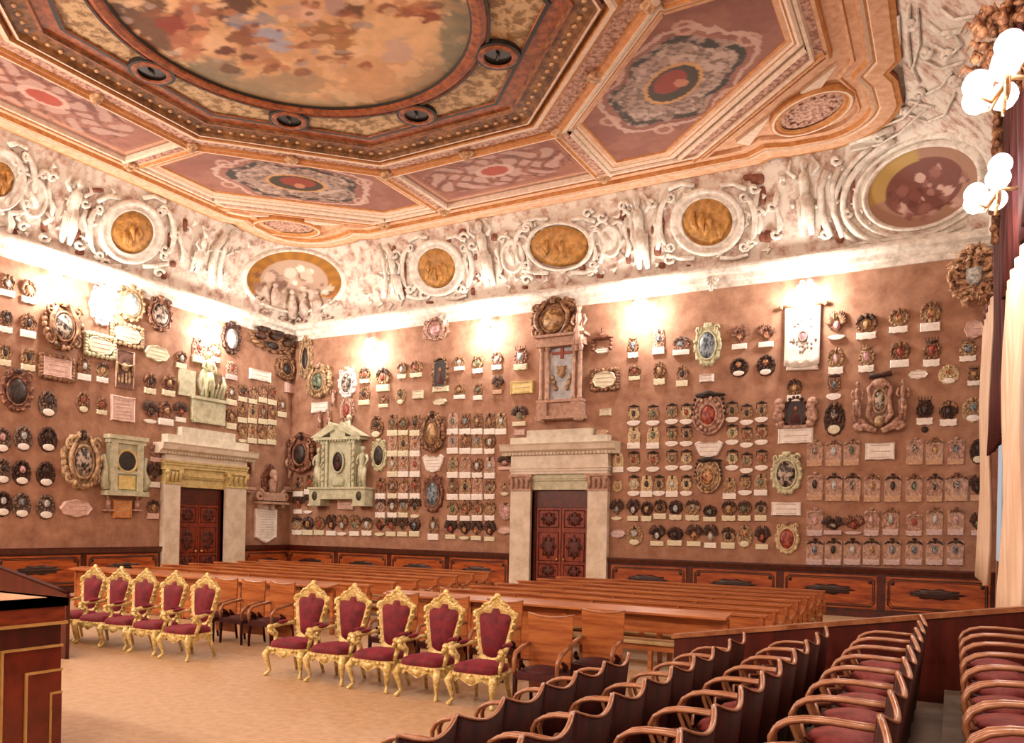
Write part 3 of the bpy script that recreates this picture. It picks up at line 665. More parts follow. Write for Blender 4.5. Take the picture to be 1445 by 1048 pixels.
# coffer panels
def inpoly(poly):
    def f(X,Y):
        I=np.zeros(X.shape,bool);n=len(poly)
        for i in range(n):
            (a,b),(c,d)=poly[i],poly[(i+1)%n]
            if b==d: continue
            k=((b>Y)!=(d>Y))&(X<(c-a)*(Y-b)/(d-b)+a);I^=k
        return I
    return f
def pdist(poly,X,Y):
    D=np.full(X.shape,1e9);n=len(poly)
    for i in range(n):
        (a,b),(c,d)=poly[i],poly[(i+1)%n];L2=(c-a)**2+(d-b)**2
        t=np.clip(((X-a)*(c-a)+(Y-b)*(d-b))/L2,0,1);D=np.minimum(D,np.hypot(X-a-t*(c-a),Y-b-t*(d-b)))
    return D
def coffer(name,poly,kind,c,ax,label,seed):
    """ax: long axis direction angle"""
    ca,sa=math.cos(ax),math.sin(ax)
    xs=[p[0] for p in poly];ys=[p[1] for p in poly]
    def loc(X,Y):
        dx,dy=X-c[0],Y-c[1];return dx*ca+dy*sa,-dx*sa+dy*ca
    def pt(X,Y):
        U,V=loc(X,Y);D=pdist(poly,X,Y)
        n1=vnoise(X+80,Y+80,seed,1.5);n2=vnoise(X+80,Y+80,seed+1,5.5,3);n3=vnoise(X+80,Y+80,seed+2,10,2)
        C=np.zeros(X.shape+(3,))+A3('#8a5548' if kind!=2 else '#7d4f3c');C=blend(C,sm(n1,.4,.6),'#a06c5a',.6)
        # border lines
        C=blend(C,((D>.08)&(D<.14)).astype(float),'#c99a7c',.8);C=blend(C,((D>.2)&(D<.23)).astype(float),'#b07c62',.7)
        aU,bV=np.abs(U),np.abs(V)
        ang=np.arctan2(V,U)
        if kind==1:  # big cartouche with dark edge and portrait
            A,Bv=1.95,1.15
            r=np.hypot(U/A,V/Bv)+.07*np.cos(4*ang+.4)+.06*np.cos(7*ang)+.12*(n2-.5)
            C=blend(C,(r<1.18).astype(float)*(r>1.1),'#cfb0a4',.8)
            C=blend(C,(r<1.0).astype(float),'#a78c80')
            C=blend(C,((r>.86)&(r<1.0)).astype(float)*sm(n2,.35,.5),'#1c1a16',.95)
            C=blend(C,(r<.9)*sm(n3,.5,.58),'#5c463c',.75);C=blend(C,(r<.88)*sm(n2,.56,.62),'#cbb4a8',.7)
            q=np.hypot(U/.78,V/.5)
            C=blend(C,(q<1.12).astype(float),'#c8955c');C=blend(C,(q<.98).astype(float),'#3c3024')
            C=blend(C,((q<.93)&(np.hypot((U-.05)/.5,(V+.1)/.32)<1)).astype(float),'#8c3420');C=blend(C,(np.hypot((U-.1)/.16,(V-.14)/.17)<1).astype(float),'#b9785a')
            for kk in range(6):
                a=kk*PI/3+.5;C=blend(C,(np.abs(np.hypot((U-2.2*math.cos(a)),(V-1.4*math.sin(a)))-.2)<.05).astype(float),'#c8a090',.8)
        else:
            A,Bv=(2.1,.85)
            r=np.hypot(U/A,V/Bv)
            sc=np.abs(np.sin(5.5*U+2.2*np.sin(4*V)))*np.abs(np.cos(5*V+1.6*np.sin(3*U)))
            C=blend(C,((sc+.5*(n2-.5)>.42)&(aU<A)&(bV<Bv)&(r<1.15)).astype(float),'#b8968a',.8)
            C=blend(C,((sc+.6*(n3-.5)<.12)&(r<1.1)).astype(float),'#5a3228',.6)
            q=np.hypot(U/.42,V/.26);C=blend(C,(q<1.4).astype(float),'#c4a092');C=blend(C,(q<1).astype(float),'#a3412e')
        return C*(1+.25*(n3-.5))[...,None]
    def dp(X,Y):
        D=pdist(poly,X,Y);return .05*np.clip(1-D/.12,0,1)
    o=painted(name,min(xs),max(xs),min(ys),max(ys),.04,inpoly(poly),pt,Z+.04,disp=dp)
    T(o,label,'ceiling panel','painted coffers of the ceiling')
g=.26
coffer('painted_coffer',[(x1+g,y1+.02),(x2-g,y1+.02),(x2-g,yo-.2),(x1+g,yo-.2)],0,(CXc,(y1+yo)/2-.1),0,'rectangular painted coffer with small red oval, nearest the back wall',5)
coffer('painted_coffer',[(ix1-.02,yh-g),(ix1-.02,-14.2),(xo_l+.2,-14.2),(xo_l+.2,yh-g)],0,((ix1+xo_l)/2,CYc-.4),PI/2,'long painted coffer beside left wall with small red oval',9)
coffer('painted_coffer',[(ix2+.02,yh-g),(ix2+.02,-14.2),(xo_r-.2,-14.2),(xo_r-.2,yh-g)],0,((ix2+xo_r)/2,CYc),PI/2,'painted coffer on the right-wall side, past the frame top',19)
PL_=[(ix1,yh+g),(ix1+.1,yh+.12),(x1-.12,y1-.1),(x1-g,y1),(x1-g,yo-.2),(DL[0][0]+.3,yo-.2),(xo_l+.2,DL[1][1]-.3),(xo_l+.2,yh+g)]
coffer('painted_coffer',PL_,1,(5.15,-5.3),PI/4,'corner coffer with green oval cartouche and red portrait, above the far corner',13)
PR_=[(2*CXc-a,b) for a,b in PL_]
coffer('painted_coffer',PR_,1,(16.45,-5.45),-PI/4,'corner coffer with black edged cartouche and red portrait, right side of ceiling',17)
m=MB()
for P in (PL_,PR_):
    P2=P if area(P)>0 else P[::-1]
    mould(m,P2,[(-.02,Z+.02),(0,Z-.06),(.06,Z-.08),(.12,Z-.04),(.16,Z-.04),(.2,Z+.0),(.3,Z+.0),(.33,Z+.04)],True,[2,2,2,1,2,0,1])
m.build('trim_coffer_frame',mats)['kind']='structure'
# ------------------------------------------------------------------ doors, wainscot
def wainscot(name,a0,a1,ax,npan,idx):
    """along x (back wall, out=-y) or y (left wall, out=+x)"""
    w=empty(name,(0,0,0)) 
    hw=1.27;L=a1-a0
    if ax=='x': w.location=(a0,0,0);w.rotation_euler=(0,0,0)
    else: w.location=(0,a0,0);w.rotation_euler=(0,0,PI/2)
    m=MB();m.box(0,L,-.08,0,0,hw-.1);m.build('backboard',WOODWD,w)
    m=MB();m.prism([(-.0,hw-.14),(-.12,hw-.14),(-.16,hw-.06),(-.18,hw-.02),(-.18,hw+.02),(0,hw+.02)][::-1],0,L,'x');m.box(0,L,-.13,-.08,0,.16);m.build('cap_moulding',WOODWD,w)
    pw=L/npan
    for i in range(npan):
        c=pw*(i+.5);hwid=pw/2-.1
        m=MB();m.box(c-hwid,c+hwid,-.11,-.08,.22,hw-.2)
        q=[(c-hwid+.08,.3),(c+hwid-.08,.3),(c+hwid-.08,hw-.28),(c-hwid+.08,hw-.28)]
        pn=m.build('panel',WOODW,w)
        m=MB()
        for r,wd in ((.06,.018),(.1,.01)):
            pts=[(c-hwid+r+.08,-.112,.22+r),(c+hwid-r-.08,-.112,.22+r),(c+hwid-r,-.112,.22+r+.08),(c+hwid-r,-.112,hw-.2-r-.08),(c+hwid-r-.08,-.112,hw-.2-r),(c-hwid+r+.08,-.112,hw-.2-r),(c-hwid+r,-.112,hw-.28-r),(c-hwid+r,-.112,.3+r)]
            m.tube(pts,wd,5,closed=True)
        e=lobed(.58,.13,(c,.68),9,.12,54);m.pillow(e,(c,.68),[(1,.11),(.95,.125),(.5,.13)])
        m.ball((c,-.12,.68),(.7,.02,.03),8,4)
        for sx in (-1,1):
            m.ball((c+sx*(hwid-.16),-.115,hw-.36),(.05,.02,.06))
        m.build('inlay',INLAY,pn)
    for ch in list(w.children):
        pass
    w['kind']='structure'
    return w
yd0=px(225,750)[1];yd1=px(340,752)[1];xd0=py(724,750)[0];xd1=py(860,752)[0]
wainscot('trim_wainscot_left_near',-16.0,yd0-.02,'y',4,0)
wainscot('trim_wainscot_left_far',yd1+.02,-.0,'y',1,1)
wainscot('trim_wainscot_back_left',0,xd0-.02,'x',4,2)
wainscot('trim_wainscot_back_right',xd1+.02,XR,'x',4,3)
def door(name,x0,x1,top,ax,jx0,jx1,idx,topz,capz,fz):
    """double carved door; portal stone. local frame x right, -y out"""
    w=empty(name,(0,0,0));w['kind']='structure'
    if ax=='y': w.rotation_euler=(0,0,PI/2)
    c=(x0+x1)/2;W=(x1-x0)/2
    m=MB();m.box(x0,x1,.12,.2,0,top);
    for s in (-1,1): m.box(c+s*W-.09*(s>0),c+s*W+.09*(s<0),.02,.12,0,top)
    m.box(x0,x1,.04,.12,top-.55,top);m.build('door_frame_wood',mat('door surround wood','#3c0e06','#5c1d0c',scale=6,rough=.4,coat=.1),w)
    for s in (-1,1):
        a,b=(c,c+W-.09) if s>0 else (c-W+.09,c)
        m=MB();m.box(a+.01,b-.01,.05,.12,0,top-.56);lf=m.build('door_leaf',WOODD,w)
        m=MB();hh=top-.56
        for z0,z1 in ((hh*.78,hh*.97),(hh*.40,hh*.72),(hh*.22,hh*.36),(.1,hh*.2)):
            cc=((a+b)/2,(z0+z1)/2);hw=(b-a)/2-.1
            m.tube([(a+.1,.045,z0),(b-.1,.045,z0),(b-.1,.045,z1),(a+.1,.045,z1)],.02,5,closed=True)
            m.pillow(lobed(hw*.75,(z1-z0)*.4,cc,8,.15,32),cc,[(1,-.05),(.9,-.02),(.4,0)])
            for k in range(6):
                q=k*PI/3;m.ball((cc[0]+hw*.5*math.cos(q),.0,cc[1]+(z1-z0)*.28*math.sin(q)),(.05,.04,.06),6,4)
        m.build('carved_panel',mat('dark carving','#2a0a05','#6a2410',scale=9,rough=.45,bump=.6,bscale=25),lf)
        m=MB();m.ball((c+s*.12,.0,hh*.42),.045);m.tube([(c+s*.12,.05,hh*.42),(c+s*.12,0,hh*.42)],.02);m.build('door_knob',BRASS,lf)
    st=empty('stone_portal',(0,0,0));st.parent=w;st['label']='pale stone portal with pilasters and heavy cornice'
    for s,q0,q1 in ((-1,jx0,x0),(1,x1,jx1)):
        m=MB();m.box(q0,q1,-.22,.1,0,fz-.52);m.box(q0-.05,q1+.05,-.27,.1,0,.22)
        iw=(q1 if s<0 else q0)
        m.box(iw-.09*(s<0)-.0,iw+.09*(s>0),-.1,.12,0,top);m.build('pilaster',MARBLE,st)
        m=MB();m.box(q0-.03,q1+.03,-.26,.1,fz-.52,fz-.46);m.box(q0,q1,-.24,.1,fz-.46,fz-.08);m.box(q0-.06,q1+.06,-.3,.1,fz-.08,fz)
        for k in range(4):
            xx=q0+(q1-q0)*(k+.5)/4;m.tube([(xx,-.25,fz-.44),(xx,-.28,fz-.25),(xx,-.33,fz-.14)],[.05,.06,.04],6)
        for xx in (q0+.04,q1-.04): m.ball((xx,-.3,fz-.14),(.09,.07,.08))
        m.build('capital',MARBLEY if ax=='y' else PINKST,st)
    m=MB();m.box(x0-.02,x1+.02,-.1,.12,top,top+.28);m.box(x0-.1,x1+.1,-.16,.12,top+.28,fz+.0);m.box(x0-.16,x1+.16,-.2,.12,top+.34,top+.42)
    m.build('inner_lintel',MARBLEY if ax=='y' else MARBLEG,st)
    e=capz-fz
    m=MB();m.box(jx0,jx1,-.24,.0,fz,fz+.09);m.box(jx0-.02,jx1+.02,-.27,0,fz+.09,fz+.17);m.box(jx0-.04,jx1+.04,-.3,0,fz+.17,fz+.23);m.build('architrave',MARBLEY if ax=='y' else MARBLE,st)
    m=MB();m.box(jx0,jx1,-.24,0,fz+.23,capz-.34);m.build('frieze',MARBLE,st)
    m=MB();
    m.prism([(0,capz-.34),(-.3,capz-.34),(-.34,capz-.26),(-.46,capz-.2),(-.5,capz-.06),(-.54,capz),(0,capz)][::-1],jx0-.3,jx1+.3,'x')
    for k in range(30): xx=jx0-.1+(jx1-jx0+.2)*k/29;m.box(xx-.025,xx+.025,-.36,-.3,capz-.33,capz-.27)
    m.build('portal_cornice',MARBLE,st)
    m=MB();m.box(jx0,jx1,-.3,0,capz,capz+(topz-capz)*.5);d=(jx1-jx0)*.17;m.box(jx0+d,jx1-d,-.26,0,capz,topz);m.build('top_block',mat('top block stone','#c4bfae','#e2dccb',scale=4,rough=.6,bump=.1),st)
    return w
topz1=px(285,607)[2];capz1=px(290,632)[2];fz1=px(290,660)[2]
door('door_1',D1[0],D1[1],D1[2],'y',yd0,yd1,1,topz1,capz1,px(230,659)[2])
topz2=py(790,607)[2];capz2=py(790,627)[2]
door('door_2',D2[0],D2[1],D2[2],'x',xd0,xd1,2,topz2,capz2,py(735,670)[2])
# ------------------------------------------------------------------ coats of arms (unit box, front -y)
def heater(w,h,c):
    P=[(-1,1),(-.5,.93),(0,1),(.5,.93),(1,1),(1,.1),(.85,-.4),(.45,-.8),(0,-1),(-.45,-.8),(-.85,-.4),(-1,.1)]
    return [(c[0]+a*w,c[1]+b*h) for a,b in P]
PROT={}
def proto(kind,seed):
    """returns dict part->mesh builder"""
    rnd=random.Random(seed*31+len(kind));R=rnd.uniform
    fr=MB();es=MB();cr=MB();pl=MB()
    def scrollring(c,rx,rz,n,r,y=.1,a0=0,span=2*PI,fl=.9):
        for i in range(n):
            a=a0+span*(i+.5)/n;k=R(.75,1.25)
            fr.ball((c[0]+rx*math.cos(a),-y*R(.7,1.3),c[1]+rz*math.sin(a)),(r*k,.07,r*k*fl),6,4,rot=a)
    def plaque(x,z,w,h,style):
        h*=1.25;z+=.01
        if style=='lens':
            pts=[(x+w*math.cos(a),z+h*(math.sin(a))*(1 if math.sin(a)<0 else .55)) for a in [2*PI*i/20 for i in range(20)]]
        elif style=='oval': pts=ell(w,h,(x,z),20)
        elif style=='scroll':
            pts=[(x-w,z-h*.7),(x-w*.5,z-h),(x,z-h*.8),(x+w*.5,z-h),(x+w,z-h*.7),(x+w*.94,z),(x+w,z+h),(x+w*.4,z+h*.8),(x,z+h),(x-w*.4,z+h*.8),(x-w,z+h),(x-w*.94,z)]
        else: pts=[(x-w,z-h),(x+w,z-h),(x+w,z+h),(x-w,z+h)]
        pl.pillow(pts,(x,z),[(1,0),(1,.13),(.93,.17),(.3,.18)],False)
        for i in range(2): pl.tube([(x-w*.7,-.178,z+h*(.25-.5*i)),(x+w*.7,-.178,z+h*(.25-.5*i))],.004,4)
    def mantle(c,w,h,lob,amp=.12,dp=.1):
        fr.pillow(lobed(w,h,c,lob,amp,36,R(0,3)),c,[(1,0),(.98,dp*.6),(.8,dp),(.3,dp*1.1)])
    def shield(c,w,h,oval=True,y=.13):
        pts=ell(w,h,c,20) if oval else heater(w,h,c)
        fr.pillow([(c[0]+(a-c[0])*1.28,c[1]+(b-c[1])*1.25) for a,b in pts],c,[(1,.05),(.97,y+.03),(.86,y+.05),(.8,y)])
        es.pillow(pts,c,[(1,y-.02),(.95,y+.03),(.5,y+.07)])
    def helm(c,s):
        cr.ball((c[0],-.16,c[1]),(s*.8,.1,s),8,6);cr.tube([(c[0]-s,-.14,c[1]-s*.7),(c[0],-.24,c[1]-s*.9),(c[0]+s,-.14,c[1]-s*.7)],s*.25,5)
        for i in range(5):
            a=PI/2+(i-2)*.42;cr.tube([(c[0],-.14,c[1]+s*.7),(c[0]+s*1.3*math.cos(a),-.16,c[1]+s*1.5*math.sin(a)),(c[0]+s*2.0*math.cos(a),-.12,c[1]+s*1.7*math.sin(a)+R(-.01,.01))],[s*.2,s*.3,s*.14],5)
    def crown(c,w,h):
        cr.tube([(c[0]-w,-.13,c[1]),(c[0],-.22,c[1]-h*.2),(c[0]+w,-.13,c[1])],h*.25,5)
        for i in range(5):
            x=c[0]+w*(i-2)/2;cr.tube([(x,-.15,c[1]),(x*1.12,-.15,c[1]+h*.7)],[h*.18,h*.1],5);cr.ball((x*1.12,-.15,c[1]+h*.8),h*.17,6,4)
    def hat(c,w):
        cr.pillow(ell(w,.035,c,18),c,[(1,.05),(1,.13),(.8,.15)]);cr.ball((c[0],-.12,c[1]+.035),(w*.45,.09,.045),8,5)
        cr.ball((c[0],-.1,c[1]+.085),.02,6,4)
        for s in (-1,1):
            cr.tube([(c[0]+s*w*.9,-.1,c[1]),(c[0]+s*w*1.0,-.1,c[1]-.12),(c[0]+s*w*.9,-.1,c[1]-.22)],.012,5)
            for k in range(3): cr.ball((c[0]+s*w*.95,-.1,c[1]-.1-.06*k),(.03,.03,.022),6,4)
    if kind=='helm':
        mantle((0,.02),.40,.26,rnd.choice([5,7]),.14)
        scrollring((0,.03),.36,.24,14,.075);shield((0,0),.15,.15,rnd.random()<.5);helm((0,.24),.07)
        for s in (-1,1):
            for k in range(3): cr.tube([(s*.08,-.14,.2),(s*(.22+.06*k),-.18,.28-.07*k),(s*(.36+.03*k),-.1,.2-.1*k)],[.04,.05,.02],5)
        plaque(0,-.39,.40,.10,rnd.choice(['rect','scroll']))
    elif kind=='tall':
        fr.pillow([(-.38,-.3),(.38,-.3),(.42,.1),(.34,.22),(.3,.38),(-.3,.38),(-.34,.22),(-.42,.1)],(0,.0),[(1,0),(1,.07),(.9,.1),(.4,.11)],False)
        scrollring((0,.05),.3,.27,12,.06,.1);shield((0,.04),.14,.14,seed%2==0);helm((0,.3),.06)
        plaque(0,-.4,.42,.10,'rect')
    elif kind=='hat':
        mantle((0,.02),.36,.24,4,.08);scrollring((0,.02),.32,.2,10,.06);shield((0,.04),.13,.14);hat((0,.34),.36);plaque(0,-.34,.44,.12,'lens')
    elif kind=='round':
        fr.pillow(lobed(.48,.46,(0,-.03),12,.035,48),(0,-.03),[(1,0),(.98,.08),(.88,.11),(.8,.07)])
        scrollring((0,.12),.33,.26,12,.07,.1);shield((0,.1),.15,.14);helm((0,.33),.06);plaque(0,-.32,.28,.10,'oval')
    elif kind=='square':
        fr.pillow([(-.44,-.5),(.44,-.5),(.44,.3),(.3,.34),(-.3,.34),(-.44,.3)],(0,-.1),[(1,0),(1,.07),(.94,.09),(.4,.09)],False)
        for s in (-1,1):
            fr.tube(spiral((s*.3,.24),.13,1.3,0,12,s,-.1),.03,5);fr.tube(spiral((s*.33,-.14),.1,1.3,2,12,-s,-.1),.028,5)
        shield((0,.04),.13,.15)
        cr.ball((0,-.12,.30),(.07,.08,.06));
        for i in (-1,0,1): cr.ball((i*.07,-.12,.40),(.05,.06,.05),6,4)
        for s in (-1,1): cr.tube([(s*.06,-.12,.3),(s*.25,-.16,.3),(s*.42,-.1,.22)],[.03,.05,.02],5)
        plaque(0,-.40,.42,.085,'scroll')
    elif kind=='wing':
        mantle((0,.0),.3,.24,5,.1);shield((0,-.04),.14,.14)
        for s in (-1,1):
            for k in range(6):
                a=.15+k*.28;cr.tube([(s*.12,-.1,0),(s*(.12+.26*math.cos(a)),-.16,.3*math.sin(a)),(s*(.12+.38*math.cos(a)),-.1,.02+.42*math.sin(a))],[.04,.055,.03],5)
        helm((0,.22),.06);plaque(0,-.41,.38,.085,rnd.choice(['rect','lens']))
    elif kind=='crown':
        mantle((0,-.03),.34,.24,6,.12);scrollring((0,-.03),.32,.23,12,.065);shield((0,-.03),.15,.16,False);crown((0,.24),.24,.14);plaque(0,-.4,.36,.095,'scroll')
    elif kind=='big':
        mantle((0,0),.42,.42,8,.09,.12);scrollring((0,0),.4,.4,26,.06,.13);shield((0,-.02),.2,.23,True,.16)
        for s in (-1,1):
            fr.tube(spiral((s*.3,.26),.12,1.4,0,12,s,-.17),.03,5);fr.tube(spiral((s*.28,-.27),.11,1.4,2,12,-s,-.17),.03,5);fr.tube([(s*.12,-.15,-.4),(s*.3,-.2,-.1),(s*.3,-.2,.1),(s*.15,-.17,.34)],[.03,.05,.05,.03],6)
        helm((0,.38),.06)
    elif kind=='bighat':
        mantle((0,0),.44,.44,4,.05,.12);fr.tube([(x,-.12,z) for x,z in ell(.44,.44,(0,0),24)],.035,6,closed=True);scrollring((0,0),.34,.36,16,.055,.13);shield((0,-.02),.2,.22,True,.16)
        cr.pillow(lobed(.42,.06,(0,.43),3,.1),(0,.43),[(1,.05),(1,.16),(.6,.2)]);cr.ball((0,-.16,.46),(.16,.1,.07))
        for s in (-1,1):
            for k in range(4): cr.ball((s*(.40+.02*k),-.13,.34-.11*k),(.045,.05,.04),6,4)
    elif kind=='oval':
        fr.pillow(lobed(.45,.46,(0,0),10,.05,48),(0,0),[(1,0),(.97,.1),(.85,.13),(.72,.08)]);scrollring((0,0),.42,.43,14,.06)
        es.pillow(ell(.27,.3,(0,0),24),(0,0),[(1,.06),(.95,.13),(.5,.15)]);fr.tube([(x,-.11,z) for x,z in ell(.29,.32,(0,0),24)],.03,6,closed=True)
        for s in (-1,1): fr.tube(spiral((s*.3,.36),.1,1.2,0,10,s,-.13),.03,5)
        cr.pillow(heater(.12,.07,(0,.44)),(0,.44),[(1,.05),(.9,.17),(.4,.2)])
    elif kind=='helmets':
        mantle((0,.05),.44,.3,7,.15);
        for i,x in enumerate((-.28,0,.28)):
            cr.ball((x,-.2,.08+.1*(i==1)),(.11,.16,.14),8,6);cr.tube([(x,-.2,.2),(x+.05,-.28,.36),(x+.16,-.2,.42)],[.06,.09,.04],6);cr.tube([(x,-.2,.2),(x-.06,-.26,.38),(x-.12,-.2,.3)],[.05,.07,.03],6)
        scrollring((0,0),.42,.34,18,.07,.15);shield((-.02,-.14),.13,.14)
    return dict(carved_frame=fr,escutcheon=es,crest=cr,inscription_plaque=pl)
VAR={}
def arms(kind,seed,fmat,emat,cmat,pmat):
    key=(kind,seed,fmat,emat,cmat,pmat)
    if key in VAR: return VAR[key]
    if (kind,seed) not in PROT: PROT[(kind,seed)]=proto(kind,seed)
    d=PROT[(kind,seed)];out=[]
    for nm,mt in (('carved_frame',FR[fmat]),('escutcheon',ES[emat]),('crest',HAT if cmat=='hat' else FR[cmat]),('inscription_plaque',PL.get(pmat,PL['white']))):
        if d[nm].f: out.append((nm,d[nm].mesh(kind+'_'+nm,mt)))
    VAR[key]=out;return out
def wall_at(wall,u,v,w,h):
    if wall=='B':
        c=py(u,v);W=abs(py(u+w/2,v)[0]-py(u-w/2,v)[0]);Hh=abs(py(u,v-h/2)[2]-py(u,v+h/2)[2]);return (c[0],-.0,c[2]),0,W,Hh
    c=px(u,v);W=abs(px(u+w/2,v)[1]-px(u-w/2,v)[1]);Hh=abs(px(u,v-h/2)[2]-px(u,v+h/2)[2]);return (.0,c[1],c[2]),PI/2,W,Hh
def put(wall,u,v,w,h,kind,seed,f,e,c,p,label,group,name='coat_of_arms',cat='coat of arms'):
    loc,rz,W,Hh=wall_at(wall,u,v,w*1.12,h*1.08)
    r=empty(name,loc,rz,(W,min(W,Hh)*.9,Hh),label,cat,group)
    for nm,me in arms(kind,seed,f,e,c,p): link(nm,me,r)
    return r
rnd=random.Random(42)
EL=list(ES)
NB=0
def row(wall,desc,where,pts,w,h,kinds,fr,es,cr,pls,grp):
    """pts list of (u,v[,w,h]) left to right"""
    global NB
    n=len(pts)
    for i,p in enumerate(pts):
        u,v=p[0],p[1];W=p[2] if len(p)>2 else w;Hh=p[3] if len(p)>3 else h
        k=rnd.choice(kinds);f=rnd.choice(fr);e=rnd.choice(es);c=rnd.choice(cr);pm=rnd.choice(pls)
        o='leftmost' if i==0 and n>1 else ('rightmost' if i==n-1 and n>1 else (ORD[i]+' from left' if n>1 else 'only one'))
        lab='%s, %s %s'%(desc,o,where)
        put(wall,u,v,W,Hh,k,NB%3,f,e,c,pm,lab,grp);NB+=1
def xy(v0,v1,us): 
    a,b=us[0],us[-1];return [(u,v0+(v1-v0)*(u-a)/max(1e-6,(b-a))) for u in us]
ALLE=['red','blue','dark','gold','silver','green','redgold','darkwhite']
MIX=['brown','gold','dark','brown']
# --- left wall
G='painted coats of arms on the left wall'
row('L','small crest over white plaque','in highest row, far left wall',[(10,400,22,34),(40,409,23,36)],22,34,['helm'],['brown','gold'],['gold','silver'],['brown'],['white'],G)
row('L','small crest over white plaque','in second row, far left wall',[(8,451,20,35),(39,456,24,38)],22,34,['helm','wing'],['brown'],['dark','gold'],['dark','brown'],['white'],G)
row('L','small crest over white plaque','in third row, far left wall',[(6,497,20,36),(39,504,22,36)],22,34,['helm'],['gold'],['silver','dark'],['brown'],['pale'],G)
row('L','small crest over white plaque','between bordered tablet and framed panel',[(118,518,20,34),(144,523,18,32)],22,34,['helm','tall'],['brown','gold'],['gold','silver'],['dark'],['white'],G)
row('L','small crest over white plaque','left of the pink scroll tablet',[(117,567,18,31),(143,570,18,28)],22,34,['crown','round'],['redbr','brown'],['red','gold'],['brown'],['pale'],G)
row('L','small crest over white plaque','right of the tall framed panel',[(211,538,18,34),(237,541,20,34)],22,34,['tall','helm'],['brown','redbr'],['gold','dark'],['dark','brown'],['pale'],G)
row('L','small crest over white plaque','in row below, right of scroll tablet',[(211,580,20,32),(233,581,22,34),(254,580,17,28)],22,34,['wing','tall'],['redbr','brown'],['dark','red','gold'],['dark'],['white'],G)
row('L','small crest over white plaque','above green draped monument',[(255,505,16,27),(280,492,20,36),(301,494,18,32)],22,34,['helm','tall'],['brown','pink'],['red','silver'],['brown'],['pale'],G)
row('L','dark mottled crest with low oval plaque','in row beside striped crest top',[(2,620),(32,618),(67,619)],25,36,['round'],['grey','dark'],['silver','dark','rose'],['grey','dark'],['white'],G)
row('L','dark mottled crest with low oval plaque','in middle row beside striped crest',[(3,664),(30,666),(64,668)],25,36,['round'],['grey','dark'],['silver','rose','dark'],['dark'],['white'],G)
row('L','dark mottled crest with low oval plaque','in bottom row beside pink plaque',[(3,710),(30,712),(64,714)],25,36,['round'],['dark','grey'],['silver','blue'],['dark'],['white'],G)
row('L','grey crest with low oval plaque','under the bordered tablet',[(67,569)],25,38,['round'],['grey'],['dark'],['grey'],['white'],G)
row('L','narrow brown crest','in column left of left doorway',[(220,637,20,28)],20,28,['helm'],['pink'],['rose'],['brown'],['rose'],G)
row('L','narrow winged crest','just below it, left of doorway',[(216,669,20,34)],20,34,['wing'],['brown'],['dark'],['dark'],['white'],G)
row('L','narrow brown crest, lowest','beside left doorway jamb',[(215,716,18,29)],20,34,['helm'],['brown'],['gold'],['dark'],['rose'],G)
row('L','small pale crest over plaque','top one right of draped monument',[(326,521,16,27)],16,27,['tall'],['pink'],['red'],['pink'],['lilac'],G)
row('L','small brown crest over plaque','middle one right of draped monument',[(325,555,16,30)],16,27,['tall'],['brown'],['silver'],['brown'],['pale'],G)
row('L','small brown crest over plaque','lowest right of draped monument',[(325,588,16,32)],16,27,['helm'],['brown'],['gold'],['brown'],['pale'],G)
G2='small crests left of the room corner'
row('L','tiny crest with plaque','in top row near room corner',[(342,552),(356,555),(370,553),(383,556)],13,28,['tall','helm'],['brown','pink'],ALLE,['brown'],['pale'],G2)
row('L','tiny crest with plaque','in middle row near room corner',[(341,581),(355,582),(370,583),(383,584)],13,28,['tall','helm'],['brown','gold'],ALLE,['dark','brown'],['pale'],G2)
row('L','tiny crest with plaque','in bottom row near room corner',[(341,609),(355,610),(369,611),(382,612)],13,28,['tall','wing'],['brown','gold'],ALLE,['dark','brown'],['pale'],G2)
row('L','tiny crest with plaque','at far end of left wall',[(397,573)],13,28,['tall'],['brown'],['silver'],['brown'],['pale'],G2)
# --- back wall left of the doorway
G='painted coats of arms left of the right doorway'
row('B','small crest over plaque','in row under cornice, left of portrait',[(516,528,15,24),(542,533,20,36),(568,521,14,25),(588,519,18,26)],14,24,['helm','tall'],['brown','gold'],['red','dark','silver'],['dark','brown'],['pale'],G)
row('B','small crest over plaque','in second row, left of portrait',[(515,557,16,26),(542,565,14,18),(566,559,13,24)],14,24,['tall','round'],['gold','brown'],['gold','dark'],['brown'],['pale'],G)
row('B','small crest over plaque','in row under cornice, right of portrait',[(649,511,15,22),(675,512,16,28),(702,507,16,28)],14,24,['helm'],['pink','gold'],['silver','gold','green'],['brown'],['white'],G)
row('B','small crest over plaque','in second row, right of portrait',[(649,551,16,22),(675,551,13,24)],14,24,['round','tall'],['brown'],['green','gold'],['brown'],['white'],G)
row('B','dark feathered crest','low left of yellowish tablet',[(703,542,16,26)],16,26,['wing'],['brown'],['dark'],['dark'],['sand'],G)
row('B','crest with large dark flag bearer','beside the central column monument',[(736,503,24,36)],16,26,['crown'],['pink'],['silver'],['redbr'],['pale'],G)
row('B','small many-plumed crest','above a little pink plaque by doorway cornice',[(734,586,22,28)],16,26,['wing'],['gold'],['green'],['dark'],['pale'],G)
row('B','sunburst crest over pale plaque','right of green monument pediment',[(532,602,18,32)],16,26,['round'],['brown'],['dark'],['dark'],['pale'],G)
w_,h_=15.5,31
us1=[555,570.4,586.8];us2=[639.7,657.6,674.4,692]
